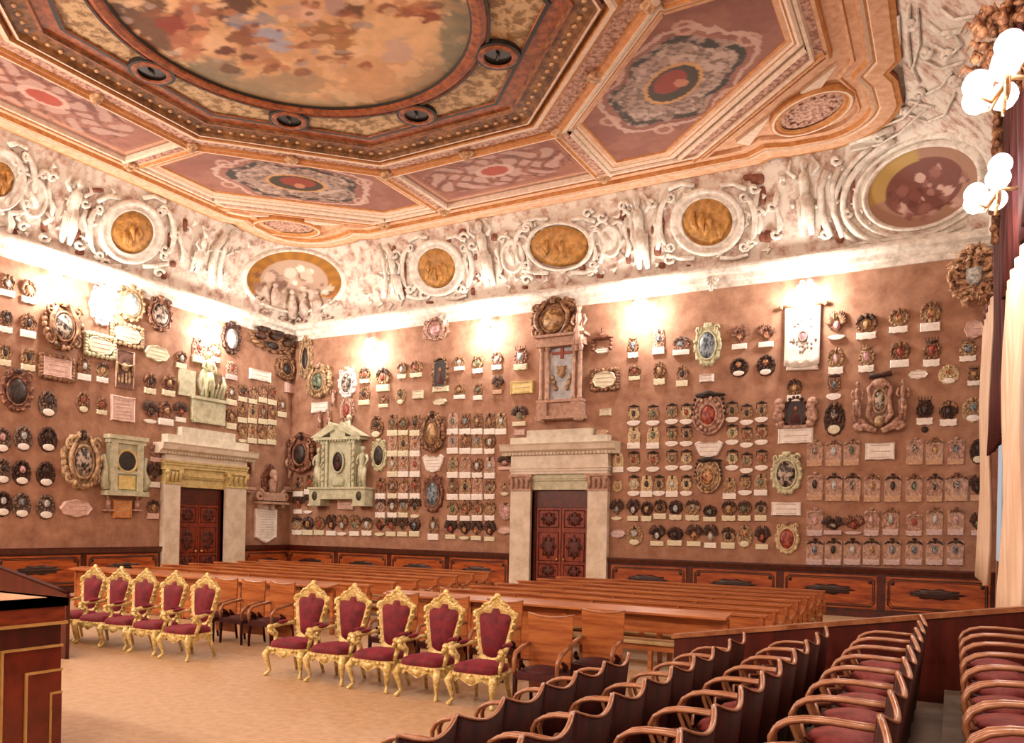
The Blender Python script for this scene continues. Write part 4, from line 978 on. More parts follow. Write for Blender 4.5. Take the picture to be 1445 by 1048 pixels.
for rn,v0,v1,vr0,vr1,kn in (('top',598,598,596,596,1),('second',627,627,623,624,2),('third',656,656,657,658,3),('fourth',687,687,688,688,4),('fifth',714,714,718,718,5)):
    ul=us1 if kn<=3 else ([538]+us1);ur=list(us2)+([708] if kn==1 else [])
    kk=['tall','tall','helm'] if kn<5 else ['wing','helm']
    row('B','small crest over pale plaque','in %s row, middle block'%rn,xy(v0,v1,ul),w_,h_,kk,['brown','gold','sand'],ALLE,['dark','brown'],['pale','white'],G)
    row('B','small crest over white plaque','in %s row, door-side block'%rn,xy(vr0,vr1,ur),w_+1,h_,kk,['brown','gold','sand'],ALLE,['dark','brown'],['white'],G)
row('B','feathered crest over plaque','in bottom row under green monument',xy(739,741,[421,436,452,469,484,501.5,519,537,553,569,586]),16,29,['wing','helm','wing'],['brown','gold','dark'],ALLE,['dark','brown','grey'],['pale','white'],G)
row('B','lone crest over white plaque','between bottom rows, under blue crest',[(612.5,743,16,34)],16,34,['tall'],['brown'],['silver'],['dark'],['white'],G)
row('B','dark feathered crest over plaque','in bottom row, door-side block',xy(745,748,[637,656.5,673,692]),17,28,['wing'],['brown','dark'],['red','green','redgold'],['dark'],['pale'],G)
row('B','small crest by room corner','upper pair left of green monument',[(422.5,685),(438,682)],15,28,['tall','helm'],['redbr','brown'],['dark','red'],['dark'],['white'],G)
row('B','small crest by room corner','lower pair left of green monument',[(422,710),(436,710)],14,27,['wing'],['brown','gold'],['green','red'],['dark'],['white'],G)
row('B','wide low crest','beside doorway cornice left end',[(713,652,20,20)],20,20,['wing'],['brown'],['rose'],['dark'],['rose'],G)
row('B','small round pinkish crest','left of doorway capital',[(713,690,16,20)],20,20,['round'],['pink'],['gold'],['brown'],['pale'],G)
row('B','small round brown crest','above pink plaque left of doorway',[(714,722,18,23)],20,20,['oval'],['sand'],['rose'],['dark'],['pale'],G)
# --- back wall right of the doorway
G='painted coats of arms right of the right doorway'
row('B','crest over white plaque','in top row right of central monument',[(894,487,18,34),(930,480,18,36),(962,486,26,28)],20,30,['tall','crown','helm'],['pink','brown'],['silver','rose','blue'],['brown','grey'],['white'],G)
row('B','crest over plaque','in second row right of central monument',[(896,524,18,24),(931,524,18,36),(963,528,18,32)],20,30,['crown','helm'],['brown','pink'],['red','gold','dark'],['redbr','brown'],['pale'],G)
row('B','red feathered crest over white ledge','left of white banner, upper pair',[(1044,475,24,33),(1081.5,472,24,33)],20,30,['wing'],['redbr'],['gold','redgold'],['redbr'],['white'],G)
row('B','dark wreathed crest over white ledge','left of white banner, lower pair',[(1043,518,25,27),(1081,515,25,30)],20,30,['round','wing'],['dark'],['silver','redgold'],['dark'],['white'],G)
colL=[895,922,948.5,969];colR=[1033.5,1054,1075]
for rn,v,vr in (('top',585,580),('second',616,612),('third',650,648)):
    row('B','cream crest with dark hat','in %s hat row, left of red cartouche'%rn,[(u,v-(2 if i>1 else 0)) for i,u in enumerate(colL)],19,31,['hat','hat','tall'],['gold','cream'],['dark','red','green','darkwhite'],['hat'],['white'],G)
    row('B','cream crest with dark hat','in %s hat row, right of red cartouche'%rn,[(u,vr+(4 if i==1 else 0)) for i,u in enumerate(colR)],19,31,['hat'],['gold','cream'],['dark','red','green'],['hat'],['white'],G)
row('B','cream crest with dark hat','in fourth hat row, left of brown cartouche',[(895,684),(913,684),(930.5,684),(949,684),(969,684)],18,31,['hat','tall'],['gold','cream'],['green','dark','silver'],['hat'],['white'],G)
row('B','cream crest with dark hat','in fourth hat row, right of brown cartouche',[(1030,687),(1052,683),(1074,682)],20,31,['hat','tall'],['gold','cream'],['green','dark','gold'],['hat'],['white'],G)
row('B','small pale crest over plaque','directly right of doorway cornice',[(873,651,16,28)],16,28,['tall'],['cream'],['redgold'],['dark'],['white'],G)
row('B','tiny round crest','right of doorway capital',[(872,686,13,16)],16,28,['oval'],['cream'],['gold'],['brown'],['white'],G)
row('B','dark crest over pale plaque','in second lowest row, beside doorway',[(871,718,18,29),(894,718,18,31),(913,719,17,31),(932,716,20,30),(954,717,20,31),(978,717,22,33),(1002,722,20,25),(1029,718,22,32),(1051,718,21,32),(1074,718,19,31)],19,30,['wing','helm'],['brown','dark','gold'],ALLE,['dark'],['pale'],G)
row('B','wreathed dark crest over plaque','in lowest row, doorway to oval shield',[(896,755,22,29),(928,754,22,29),(953,754,23,29),(980,754,23,30),(1003,755,20,33),(1028,756,22,33),(1051,756,21,33),(1076,757,21,33)],19,30,['round','wing','helm'],['dark','brown','gold'],['red','blue','redgold','dark','silver'],['dark'],['pale','white'],G)
row('B','brown and gold crest over white plaque','in top row right of banner',[(1181,458,28,40),(1223,458,32,40),(1268.5,450,30,38),(1313,443,32,46)],28,40,['helm','crown','wing'],['gold','brown'],['rose','red','gold','redgold'],['brown','dark'],['white'],G)
row('B','brown and gold crest over white plaque','in second row right of banner',[(1180,506,24,42),(1223,503,28,42),(1270,497,30,40),(1315,494,30,44),(1366,492,30,34)],28,40,['helm','crown'],['gold','brown'],['silver','blue','red','rose','green'],['dark','brown'],['white'],G)
row('B','crest over plaque','below the banner, above supported crest',[(1121,548,22,34),(1177,545,22,38)],28,40,['hat','helm'],['brown'],['gold','blue'],['dark'],['white'],G)
row('B','dark wreathed crest','between framed portrait and supporter crest',[(1177.5,590,28,48)],28,40,['round'],['dark'],['darkwhite'],['brown'],['pale'],G)
row('B','ornate crest over white plaque','beside right of the supporter crest',[(1305,577,30,42),(1338.5,580,28,40),(1373,578,30,36)],28,40,['round','helm','crown'],['dark','gold'],['green','blue','dark'],['dark','brown'],['white'],G)
row('B','small crest over plaque','under the curtain edge, upper right',[(1374,528,22,30)],28,40,['crown'],['brown'],['gold'],['dark'],['white'],G)
S1=['sand','sand','pink'];E1=['dark','silver','darkwhite','green','blue','gold']
row('B','square sandstone crest','in top row, left of white tablet',[(1150,638),(1176.5,638),(1202,637)],23,38,['square'],S1,E1,['brown','sand'],['sand'],G)
row('B','square sandstone crest','in top row, right of white tablet',[(1291,635),(1319,635),(1349,635)],25,39,['square'],S1,E1,['brown','sand'],['sand'],G)
row('B','dark round crest over plaque','at curtain edge, top sandstone row',[(1380,636)],22,36,['round'],['dark'],['dark'],['dark'],['pale'],G)
row('B','square sandstone crest','in second sandstone row',[(1150,685),(1177,686),(1203,686),(1231,687),(1260,687),(1290,687),(1319,687),(1350,686,34,40)],24,40,['square'],S1,E1,['redbr','sand','dark'],['sand'],G)
row('B','dark crest','at curtain edge, second sandstone row',[(1379,687)],22,36,['wing'],['dark'],['dark'],['dark'],['sand'],G)
row('B','square sandstone crest','in third sandstone row',[(1150,735),(1230,735,23,40),(1257,734),(1290,738,24,34),(1319,734),(1349,734)],24,40,['square'],S1,['silver','rose','red','blue','silver'],['sand','brown'],['lilac'],G)
row('B','dark winged crest over lilac plaque','in third sandstone row',[(1175.5,740)],30,26,['wing'],['dark'],['darkwhite'],['dark'],['lilac'],G)
row('B','red striped winged crest over lilac plaque','in third sandstone row',[(1204.5,739)],30,28,['wing'],['redbr'],['red'],['redbr'],['lilac'],G)
row('B','dark crest','at curtain edge, third sandstone row',[(1379,738)],20,32,['wing'],['dark'],['green'],['dark'],['lilac'],G)
row('B','square sandstone crest with dark mantling','in lowest sandstone row',[(1150,777),(1176,777),(1203,777),(1230,777),(1259,777),(1290,777),(1319,777),(1348,777)],25,38,['square'],['sand'],['dark','green','silver','blue','gold'],['dark'],['lilac'],G)
# --- large individual pieces
def big(wall,u,v,w,h,kind,f,e,c,label,p='white',name='coat_of_arms'):
    return put(wall,u,v,w,h,kind,5,f,e,c,p,label,None,name)
big('L',85,460,56,74,'big','brown','darkwhite','brown','large carved brown cartouche with dark checked oval, upper left wall')
big('L',143,432,34,56,'oval','white','rose','white','bleached white carved oval crest below the cornice lamp')
big('L',183,430,38,50,'oval','gold','silver','gold','tan carved oval crest between the white and the dark red ovals')
big('L',224,444,34,48,'oval','redbr','darkwhite','brown','reddish carved oval crest, rightmost of the three under the cornice')
big('L',325,478,26,44,'oval','dark','silver','dark','dark oval crest on white plaque near the upper left wall end')
big('L',22,552,46,58,'oval','redbr','dark','dark','dark oval portrait in scrolled pinkish frame, left wall edge')
big('L',112,650,56,84,'big','gold','darkwhite','dark','large gilded crest with black and cream striped oval on left wall')
big('L',383,483,62,36,'helmets','brown','dark','dark','group of large carved dark helmets under the cornice at room corner')
big('L',401,520,26,34,'big','brown','dark','brown','leaning carved trophy crest above pink plaque at room corner')
big('B',433,505,18,62,'big','gold','dark','gold','tall gilded trophy crest right of the room corner')
big('B',453,538,34,50,'big','gold','green','pink','cream and gold crest with green shield near the corner')
big('B',491,541,24,42,'oval','white','darkwhite','cream','white marble-like oval crest right of the green shield crest')
big('B',429,640,38,58,'big','redbr','dark','dark','large dark carved crest left of the green stone monument')
big('B',612.5,610,34,58,'big','brown','gold','dark','large brown scrolled crest above the white shield plaque')
big('B',612.5,697,28,52,'oval','redbr','blue','redbr','tall red framed crest with blue field below white shield plaque')
big('B',536,643,22,44,'oval','green','dark','green','narrow greenish oval relief with dark portrait beside the monument')
big('B',999,488,38,58,'oval','green','blue','green','large pale green scrolled crest with blue field under the cornice')
big('B',1001,585,44,58,'bighat','pink','red','hat','large round cartouche with red oval and dark hat tassels')
big('B',1000,672,36,48,'bighat','gold','redgold','hat','gilded cartouche with dark brown oval below the winged white plaque')
big('B',1110,669,44,58,'oval','green','darkwhite','green','pale green stone oval with black and cream figure relief')
big('B',1111,760,34,44,'oval','cream','red','brown','cream oval crest with red field near the wainscot')
big('B',1339,528,28,28,'round','cream','redgold','cream','round cream crest with red and blue roundel near the curtain')
big('B',491,580,20,40,'big','pink','red','pink','tall pink crest standing on the green monument pediment')
big('B',617,465,36,34,'big','pink','rose','pink','pale washed-out winged crest directly under cornice between lamps')
def tablet(wall,u,v,w,h,style,pm,label,fm=None,th=.08):
    loc,rz,W,Hh=wall_at(wall,u,v,w,h)
    r=empty('wall_tablet',loc,rz,None,label,'tablet',None)
    a,b=W/2,Hh/2
    if style=='rect': pts=[(-a,-b),(-a*.5,-b*.93),(0,-b),(a*.5,-b*.93),(a,-b),(a*.97,0),(a,b),(0,b*.95),(-a,b),(-a*.97,0)]
    elif style=='oval': pts=lobed(a,b,(0,0),8,.05,40)
    elif style=='hex': pts=[(-a,-b*.72),(-a*.8,-b*.74),(-a*.3,-b*.93),(0,-b),(a*.3,-b*.93),(a*.8,-b*.74),(a,-b*.72),(a,b*.72),(a*.8,b*.74),(a*.3,b*.93),(0,b),(-a*.3,b*.93),(-a*.8,b*.74),(-a,b*.72)]
    elif style=='shield': pts=[(0,-b),(a*.6,-b*.75),(a*.85,0),(a,b*.7),(a*.7,b),(a*.35,b*.7),(0,b*.8),(-a*.35,b*.7),(-a*.7,b),(-a,b*.7),(-a*.85,0),(-a*.6,-b*.75)]
    else: pts=lobed(a,b,(0,0),4,.06,40)
    m=MB();m.pillow(pts,(0,0),[(1,0),(1,th),(.92,th+.03),(.88,th+.01),(.3,th+.01)],False);m.build('inscription_plate',PL[pm],r)
    m=MB();k=max(3,int(Hh/.12))
    for i in range(k): z=b*.7-(1.4*b)*i/(k-1);ww=a*.66;m.tube([(-ww,-th-.012,z),(ww,-th-.012,z)],.008,4)
    m.build('engraved_lines',mat('engraved line','#b8a69a','#cdbcb0',scale=20,rough=.7),r)
    if fm:
        m=MB();n=26
        for i in range(n):
            q=2*PI*i/n;cx_=max(-1,min(1,1.35*math.cos(q)));cz=max(-1,min(1,1.35*math.sin(q)));m.ball((a*1.06*cx_,-th*.7,b*1.1*cz),(.09,.06,.08),6,4,q)
        m.build('carved_border',FR[fm],r)
    return r
for a in [('L',140,488,38,26,'oval','pale','pale scalloped plaque under the white oval crest','green'),('L',178,473,40,25,'oval','pale','greenish plaque with gilt scroll ends under tan oval crest','gold'),
 ('L',220,499,34,22,'oval','pale','cream cushion-shaped plaque below the reddish oval crest'),('L',79,519,42,28,'rect','rose','pinkish tablet in dark gilded border on left wall','brown'),
 ('L',172,577,34,36,'rect','rose','pink scroll tablet hanging under the tall framed panel'),('L',106,717,44,24,'oval','rose','oval pink stone plaque below the striped crest'),
 ('L',171,718,26,26,'rect','orange','square orange tablet under the green aedicule'),('L',374,738,30,56,'hex','white','tall white plaque with pointed ends right of left doorway'),
 ('L',366,530,30,15,'rect','white','white plaque beneath the carved helmets'),('L',413,549,24,14,'rect','rose','pink plaque close to the room corner'),
 ('B',453,575,24,15,'rect','white','white plaque under the green shield crest near corner'),('B',489,712,22,14,'rect','rose','cream plaque under the green stone monument'),
 ('B',591,557,15,12,'rect','pale','tiny pale plaque left of dark portrait'),('B',622,567,18,10,'oval','pale','small pale plaque under the dark rectangular portrait'),
 ('B',612.5,654,30,26,'shield','white','white shield-shaped plaque amid the middle crest block'),('B',713,748,18,11,'oval','rose','pink plaque low left of right doorway'),
 ('B',738,547,32,18,'rect','yellow','yellowish book-shaped tablet left of central monument'),('B',734,610,16,9,'rect','rose','little pink plaque left above the doorway cornice'),
 ('B',850,610,18,9,'oval','sand','little sand plaque right above the doorway cornice'),('B',854,536,34,24,'oval','pale','pale green scalloped plaque right of central monument','brown'),
 ('B',851,495,18,9,'oval','white','white ribbon plaque below red-brown hat'),('B',855,582,16,10,'rect','pale','small pale plaque right above doorway top block'),
 ('B',998,534,20,11,'rect','white','small white plaque under pale green scrolled crest'),('B',1001,634,40,24,'shield','white','white winged plaque between red and brown cartouches'),
 ('B',873,753,20,12,'oval','lilac','lilac plaque low right of right doorway'),('B',1123,615,50,22,'rect','white','wide white tablet under the framed dark portrait'),
 ('B',1242,637,42,24,'rect','white','white rectangular tablet under the supporter crest'),('B',1110,718,42,19,'rect','white','white scroll tablet between green and red oval crests'),
 ('B',1296,529,27,13,'oval','white','oval white plaque in second-row gap right of supporter crest'),('B',1375,465,28,26,'oval','rose','shell-like cream plaque beside the gilded shell crest')]:
    tablet(*a)
def disc(wall,u,v,w,h,label):
    loc,rz,W,Hh=wall_at(wall,u,v,w,h);m=MB();m.pillow(ell(W/2,Hh/2),(0,0),[(1,0),(1,.04),(.8,.06)]);o=m.build('bronze_disc',FR['dark']);o.location=loc;o.rotation_euler=(0,0,rz);T(o,label,'disc')
disc('B',1305,606,10,9,'small dark bronze disc under the ornate crest near curtain')
# portraits
def portrait(wall,u,v,w,h,oval,label,fmat):
    loc,rz,W,Hh=wall_at(wall,u,v,w,h);r=empty('portrait',loc,rz,None,label,'portrait')
    a,b=W/2,Hh/2;pts=ell(a*.78,b*.82) if oval else [(-a*.75,-b*.8),(a*.75,-b*.8),(a*.75,b*.8),(-a*.75,b*.8)]
    m=MB();m.pillow(pts,(0,0),[(1,0),(1,.05),(.3,.05)],False);p=m.build('canvas',mat('dark canvas','#0d0909','#2a1a14',scale=5,rough=.5),r)
    m=MB();m.ball((0,-.06,b*.22),(a*.17,.03,b*.15),10,8);m.build('painted_head',mat('portrait flesh','#7a4630','#a86a4a',scale=9,rough=.6),p)
    m=MB();m.pillow([(-a*.45,-b*.7),(a*.45,-b*.7),(a*.3,-b*.1),(a*.1,b*.05),(-a*.1,b*.05),(-a*.3,-b*.1)],(0,-b*.3),[(1,.05),(.7,.08)]);m.build('painted_robe',mat('portrait robe','#2c0d0a','#5a1c14',scale=6,rough=.7),p)
    m=MB();m.tube([(x*1.12,-.04,z*1.1) for x,z in pts],min(a,b)*.14,6,closed=True)
    for i in range(18): q=2*PI*i/18;m.ball((a*.98*math.cos(q),-.05,b*1.0*math.sin(q)),(a*.14,.06,b*.12),6,4,q)
    m.build('carved_frame',FR[fmat],r);return r
portrait('B',622,527,22,44,False,'dark rectangular portrait in carved frame, back wall left part','brown')
tablet('B',623,549,22,8,'rect','pale','pale ledge plaque at foot of the dark rectangular portrait')
r=portrait('B',1123,582,34,44,True,'dark round portrait flanked by rosy stone supporters','dark')
loc,rz,W,Hh=wall_at('B',1123,585,60,40)
m=MB()
for s in (-1,1):
    for k in range(6): m.ball((s*W*(.36+.03*(k%2)),-.1,-Hh*.4+k*Hh*.15),(.13,.1,.13),8,5)
    m.tube([(s*W*.3,-.1,-Hh*.5),(s*W*.48,-.12,-Hh*.2),(s*W*.40,-.12,Hh*.2),(s*W*.48,-.08,Hh*.35)],[.06,.09,.08,.05],7)
m.box(-W*.42,W*.42,-.12,0,-Hh*.56,-Hh*.46)
o=m.build('stone_supporter',FR['pink'],r)
# hat
loc,rz,W,Hh=wall_at('B',851,477,30,16);r=empty('hat_crest',loc,rz,None,'broad red-brown tasselled hat crest high right of central monument','crest')
m=MB();m.pillow(ell(W/2,Hh*.2),(0,0),[(1,0),(1,.14),(.6,.2)]);m.ball((0,-.12,Hh*.2),(W*.2,.12,Hh*.25));m.ball((0,-.1,Hh*.55),(.04,.04,.12));m.build('hat_brim',FR['redbr'],r)
m=MB()
for s in (-1,1):
    for k in range(3): m.ball((s*W*.42,-.1,-Hh*(.3+.35*k)),(.07,.06,.07),6,4)
    m.tube([(s*W*.42,-.1,0),(s*W*.42,-.1,-Hh*1.0)],.02)
m.build('tassel',FR['redbr'],r)
# ------------------------------------------------------------------ monuments
def mon(wall,u,v,label,name='wall_monument',cat='monument'):
    loc,rz,_,_=wall_at(wall,u,v,10,10);r=empty(name,loc,rz,None,label,cat)
    def L(U,V):
        """pixel -> local x,z on wall plane"""
        p=py(U,V) if wall=='B' else px(U,V)
        return ((p[0]-loc[0]) if wall=='B' else (p[1]-loc[1]),p[2]-loc[2])
    return r,L
# green pedimented monument
r,L=mon('B',486,655,'large pale green pedimented monument with two statues and a dark oval portrait')
xa,zb=L(449,714);xb,_=L(527,716);_,z1=L(486,690);_,z2=L(486,622);x0,_=L(463,650);x1,_=L(510,650);_,zt=L(486,603)
m=MB();m.box(xa,xb,-.5,0,z1-.38,z1-.02);m.box(xa-.04,xb+.04,-.56,0,z1-.02,z1+.05);m.box(xa,xa+.55,-.5,0,zb,z1-.38);m.box(xb-.55,xb,-.5,0,zb,z1-.38)
m.box(xa-.03,xa+.58,-.54,0,zb,zb+.07);m.box(xb-.58,xb+.03,-.54,0,zb,zb+.07);m.build('plinth',MARBLEG,r)
m=MB();m.box(x0,x1,-.3,0,z1+.05,z2)
for x in (x0+.08,x1-.08,x0+.24,x1-.24): m.box(x-.06,x+.06,-.38,-.3,z1+.05,z2-.05);m.box(x-.09,x+.09,-.41,-.3,z2-.14,z2-.02)
for i in range(6): m.ball((x0+.08,-.4,z1+.3+i*.22),(.06,.05,.06),6,4);m.ball((x1-.08,-.4,z1+.3+i*.22),(.06,.05,.06),6,4)
m.pillow([(-.25,z1+.1),(.25,z1+.1),(.3,z1+.32),(.12,z1+.42),(-.12,z1+.42),(-.3,z1+.32)],(0,z1+.25),[(1,.3),(1,.38),(.6,.42)])
m.build('body',MARBLEG,r)
m=MB();cz=z1+.05+(z2-z1)*.52;m.pillow(ell(.24,.36,(0,cz)),(0,cz),[(1,.3),(.95,.36),(.5,.37)]);pp=m.build('portrait_oval',mat('dark canvas','#0d0909','#2a1a14'),r)
m=MB();m.ball((0,-.38,cz+.1),(.06,.03,.08));m.ball((0,-.38,cz-.13),(.13,.03,.14));m.build('painted_figure',mat('portrait robe','#2c0d0a','#5a1c14'),pp)
m=MB();m.tube([(x,-.36,z) for x,z in ell(.26,.38,(0,cz),28)],.035,6,closed=True);m.build('oval_moulding',MARBLEG,r)
m=MB();m.box(x0-.3,x1+.3,-.48,0,z2,z2+.1)
for i in range(16): xx=x0-.2+(x1-x0+.4)*i/15;m.box(xx-.03,xx+.03,-.45,-.38,z2-.05,z2)
for s,e in ((-1,x0-.45),(1,x1+.45)):
    m.prism([(e,z2+.1),(s*.22,z2+.62),(s*.12,z2+.52),(s*.12,z2+.36),(e+s*-.5,z2+.1)] if s<0 else [(e,z2+.1),(e-.5,z2+.1),(.12,z2+.36),(.12,z2+.52),(.22,z2+.62)],-.5,-.05,'y')
m.box(-.35,.35,-.4,0,z2+.1,z2+.36);m.build('broken_pediment',MARBLEG,r)
for s,e in ((-1,xa+.27),(1,xb-.27)):
    m=MB();statue(m,1.42,1);m.v=[(x+e,y-.32,z+z1+.05) for x,y,z in m.v];m.build('statue',MARBLEG,r)
    m=MB();m.pillow(ell(.12,.17,(e,zb+.36)),(e,zb+.36),[(1,.5),(.9,.53)]);m.build('dark_oval',mat('dark oval inlay','#2a2a18','#55502e',scale=8),r)
m=MB()
for s in (-1,1): m.tube([(s*.2,-.3,z2+.5),(s*.42,-.32,z2+.62),(s*.5,-.3,z2+.3)],[.08,.1,.06],7)
m.ball((.42,-.3,z2+.8),(.09,.09,.11));m.build('reclining_putto',MARBLEG,r)
for u,v in ((454,595),(467,593),(473,566)):
    loc,rz,_,_=wall_at('B',u,v+9,10,10);m=MB();statue(m,.62,2);o=m.build('carved_cherub',FR['pink']);o.location=(loc[0],-.14,loc[2]);T(o,{454:'lower left pink carved cherub above the green monument',467:'lower right pink carved cherub above the green monument',473:'small pink cherub, highest, left of the monument crest'}[u],'sculpture')
# central columned monument
r,L=mon('B',795,545,'tall rosy columned monument with inscribed panel above right doorway')
xa,zb=L(764,594);xb,_=L(826,594);_,z1=L(795,567);_,z2=L(795,492);_,z3=L(795,478)
m=MB();m.box(xa-.05,xb+.05,-.4,0,zb,zb+.1);m.box(xa+.1,xb-.1,-.25,0,zb+.1,z1-.05);m.box(xa-.02,xb+.02,-.38,0,z1-.05,z1+.03)
for s,e in ((1,xa),(-1,xb)): m.box(min(e,e+s*.35),max(e,e+s*.35),-.36,0,zb+.1,z1-.05);m.ball((e+s*.1,-.3,zb-.03),(.18,.12,.06))
m.build('base',PINKST,r)
m=MB()
for e in (xa+.1,xb-.1,xa+.3,xb-.3):
    h=z2-z1;m.lathe([(.085,0),(.085,.08),(.065,.12),(.07,h*.5),(.058,h-.14),(.09,h-.1),(.1,h)],(e,-.25,z1+.03),12)
m.build('column',PINKST,r)
m=MB();m.box(xa+.36,xb-.36,-.12,0,z1+.03,z2);m.build('inscribed_panel',mat('blue grey panel','#8f98a4','#cfd2d4',scale=4,rough=.5),r)
m=MB();h=z2-z1;m.box(xa+.4,xb-.4,-.16,-.12,z2-.2,z2-.12);m.box(-.05,.05,-.17,-.12,z2-.34,z2);m.build('red_cross_band',mat('red brown band','#8a3a28','#a5543c'),r)
m=MB();m.pillow(heater(.16,.2,(0,z1+h*.55)),(0,z1+h*.55),[(1,.12),(.9,.2),(.4,.22)]);
for s in (-1,1):
    for k in range(3): m.ball((s*(.2+.06*k),-.17,z1+h*(.25+.1*k)),(.08,.06,.1),6,4)
m.build('carved_arms',FR['gold'],r)
m=MB();m.box(xa-.05,xb+.05,-.38,0,z2+.02,z2+.14);m.box(xa+.02,xb-.02,-.3,0,z2+.14,z3);m.box(xa-.1,xb+.1,-.44,0,z3,z3+.08);m.build('entablature',PINKST,r)
put('B',784,452,66,62,'big',6,'brown','gold','brown','white','very large carved shell crest crowning the columned monument',None)
for u,v,w,h,l in ((764,451,26,34,'left scrolled carved shell beside the crowning crest'),(801,440,30,38,'right scrolled carved shell beside the crowning crest')):
    put('B',u,v,w,h,'oval',7,'brown','rose','brown','white',l,None,'carved_shell','shell')
loc,rz,_,_=wall_at('B',822,497,10,10);m=MB();statue(m,1.35,1);o=m.build('stucco_statue',mat('rosy stucco','#c49a86','#ecd6c8',scale=5,rough=.7));o.location=(loc[0],-.3,loc[2]);T(o,'standing rosy figure at right edge of the columned monument top','sculpture')
# left wall: aedicule
r,L=mon('L',172,657,'pale green stone aedicule with dark round portrait, left of left doorway')
xa,zb=L(142,698);xb,_=L(202,698);_,zt=L(172,617);W=xb-xa;c=(xa+xb)/2
m=MB();m.box(xa+.15,xb-.15,-.16,0,zb,zt);m.box(xa+.05,xb-.05,-.3,0,zt-.08,zt+.04);m.box(xa+.1,xb-.1,-.24,0,zt-.2,zt-.08);m.box(xa,xb,-.3,0,zb,zb+.14)
for x in (xa+.28,xb-.28): m.box(x-.1,x+.1,-.24,-.16,zb+.14,zt-.2)
for s,e in ((-1,xa+.1),(1,xb-.1)):
    m.tube([(e,-.1,zb+.2),(e+s*.12,-.12,zb+.45),(e+s*.02,-.1,zb+.8),(e+s*.1,-.1,zb+1.2)],[.12,.14,.08,.05],7)
m.build('frame',MARBLEG,r)
m=MB();cz=zt-.72;m.pillow(ell(.3,.3,(c,cz),28),(c,cz),[(1,.16),(.98,.2),(.3,.2)],False);m.build('round_portrait',mat('dark canvas','#0d0909','#2a1a14'),r)
m=MB();m.tube([(x,-.19,z) for x,z in ell(.33,.33,(c,cz),30)],.045,6,closed=True);m.build('round_moulding',MARBLEY,r)
m=MB();m.box(c-.28,c+.28,-.21,-.16,zb+.2,zb+.6);m.build('yellow_inscription',PL['yellow'],r)
m=MB();m.box(c-.38,c+.38,-.22,-.16,zb+.66,zb+.76);m.build('ledge',MARBLEG,r)
for u,nm in ((149,'tiny stone bust left of the square orange tablet'),(190,'tiny stone bust right of the square orange tablet')):
    loc,rz,_,_=wall_at('L',u,720,10,10);m=MB();statue(m,.85,0,bust=True);m.v=[(x,y-.1,z-.4) for x,y,z in m.v];m.box(-.16,.16,-.2,0,-.02,.03);o=m.build('stone_bust',FR['pink']);o.location=loc;o.rotation_euler=(0,0,rz);T(o,nm,'bust')
# draped monument
r,L=mon('L',290,556,'pale green monument with draped figure and round portrait above left doorway')
xa,zb=L(268,592);xb,_=L(314,597);_,zt=L(290,518);_,zm=L(290,566)
m=MB();m.box(xa,xb,-.14,0,zb,zm);m.box(xa-.05,xb+.05,-.24,0,zm,zm+.1);m.box(xa+.05,xb-.05,-.2,0,zb-.06,zb+.05);m.build('inscription_base',MARBLEG,r)
m=MB();m.pillow([(xa+.4,zm+.1),(xb-.1,zm+.1),(xb-.15,zt-.4),(xb-.5,zt-.1),(xa+.5,zt),(xa+.2,zt-.5)],((xa+xb)/2,(zm+zt)/2),[(1,0),(1,.1),(.8,.14)]);
for k in range(6): x=xa+.35+k*.16;m.tube([(x,-.14,zm+.15),(x+.1,-.2,(zm+zt)/2),(x+.05,-.14,zt-.25)],[.06,.07,.04],6)
m.build('drapery',MARBLEG,r)
m=MB();statue(m,1.5,1);m.v=[(x+xa+.55,y-.2,z+zm+.1) for x,y,z in m.v];m.build('draped_figure',mat('greenish drapery','#a9ab86','#dadcb8',scale=6,bump=.4),r)
m=MB();cz=zm+.75;cx=xb-.5;m.pillow(ell(.26,.34,(cx,cz)),(cx,cz),[(1,.14),(.97,.24),(.4,.25)]);m.build('portrait_oval',mat('brown relief','#5a4028','#8e7350'),r)
m=MB();m.box(xa-.5,xa+.1,-.12,0,zm+.05,zm+.9);m.build('side_slab',MARBLEG,r)
# bust with brackets
r,L=mon('L',379,695,'pink stone bust on scrolled pedestal in niche right of the left doorway','bust_monument')
m=MB();statue(m,1.45,0,bust=True);m.v=[(x*1.25,y-.2,z-.72) for x,y,z in m.v];
m.ball((0,-.24,.66),(.17,.13,.2));m.ball((0,-.33,.5),(.1,.07,.16));m.build('bust',PINKST,r)
m=MB();m.pillow([(-.35,-.0),(.35,0),(.42,.6),(.2,.98),(0,1.08),(-.2,.98),(-.42,.6)],(0,.5),[(1,0),(.98,.06),(.8,.02)]);m.build('niche_shell',FR['redbr'],r)
m=MB();m.box(-.5,.5,-.34,0,-.3,0);m.box(-.66,.66,-.4,0,-.42,-.34)
for s in (-1,1): m.tube(spiral((s*.62,-.12),.22,1.3,PI/2,14,s,-.2),.07,6);m.box(s*.5-.07,s*.5+.07,-.26,0,-.56,-.42)
m.box(-.08,.08,-.26,0,-.6,-.42);m.build('scrolled_pedestal',PINKST,r)
for u,v,nm in ((352,655,'small pink scroll bracket figure left of the niche bust'),(405,660,'small pink scroll bracket figure right of the niche bust')):
    loc,rz,W,Hh=wall_at('L',u,v,12,22);m=MB();m.tube(spiral((0,.15),.2,1.3,0,14,1,-.1),.06,6);m.tube([(0,-.1,.1),(.06,-.12,-.15),(0,-.1,-.4)],[.08,.07,.05],7);m.ball((0,-.12,.36),(.08,.08,.1))
    o=m.build('scroll_bracket',PINKST);o.location=loc;o.rotation_euler=(0,0,rz);T(o,nm,'bracket')
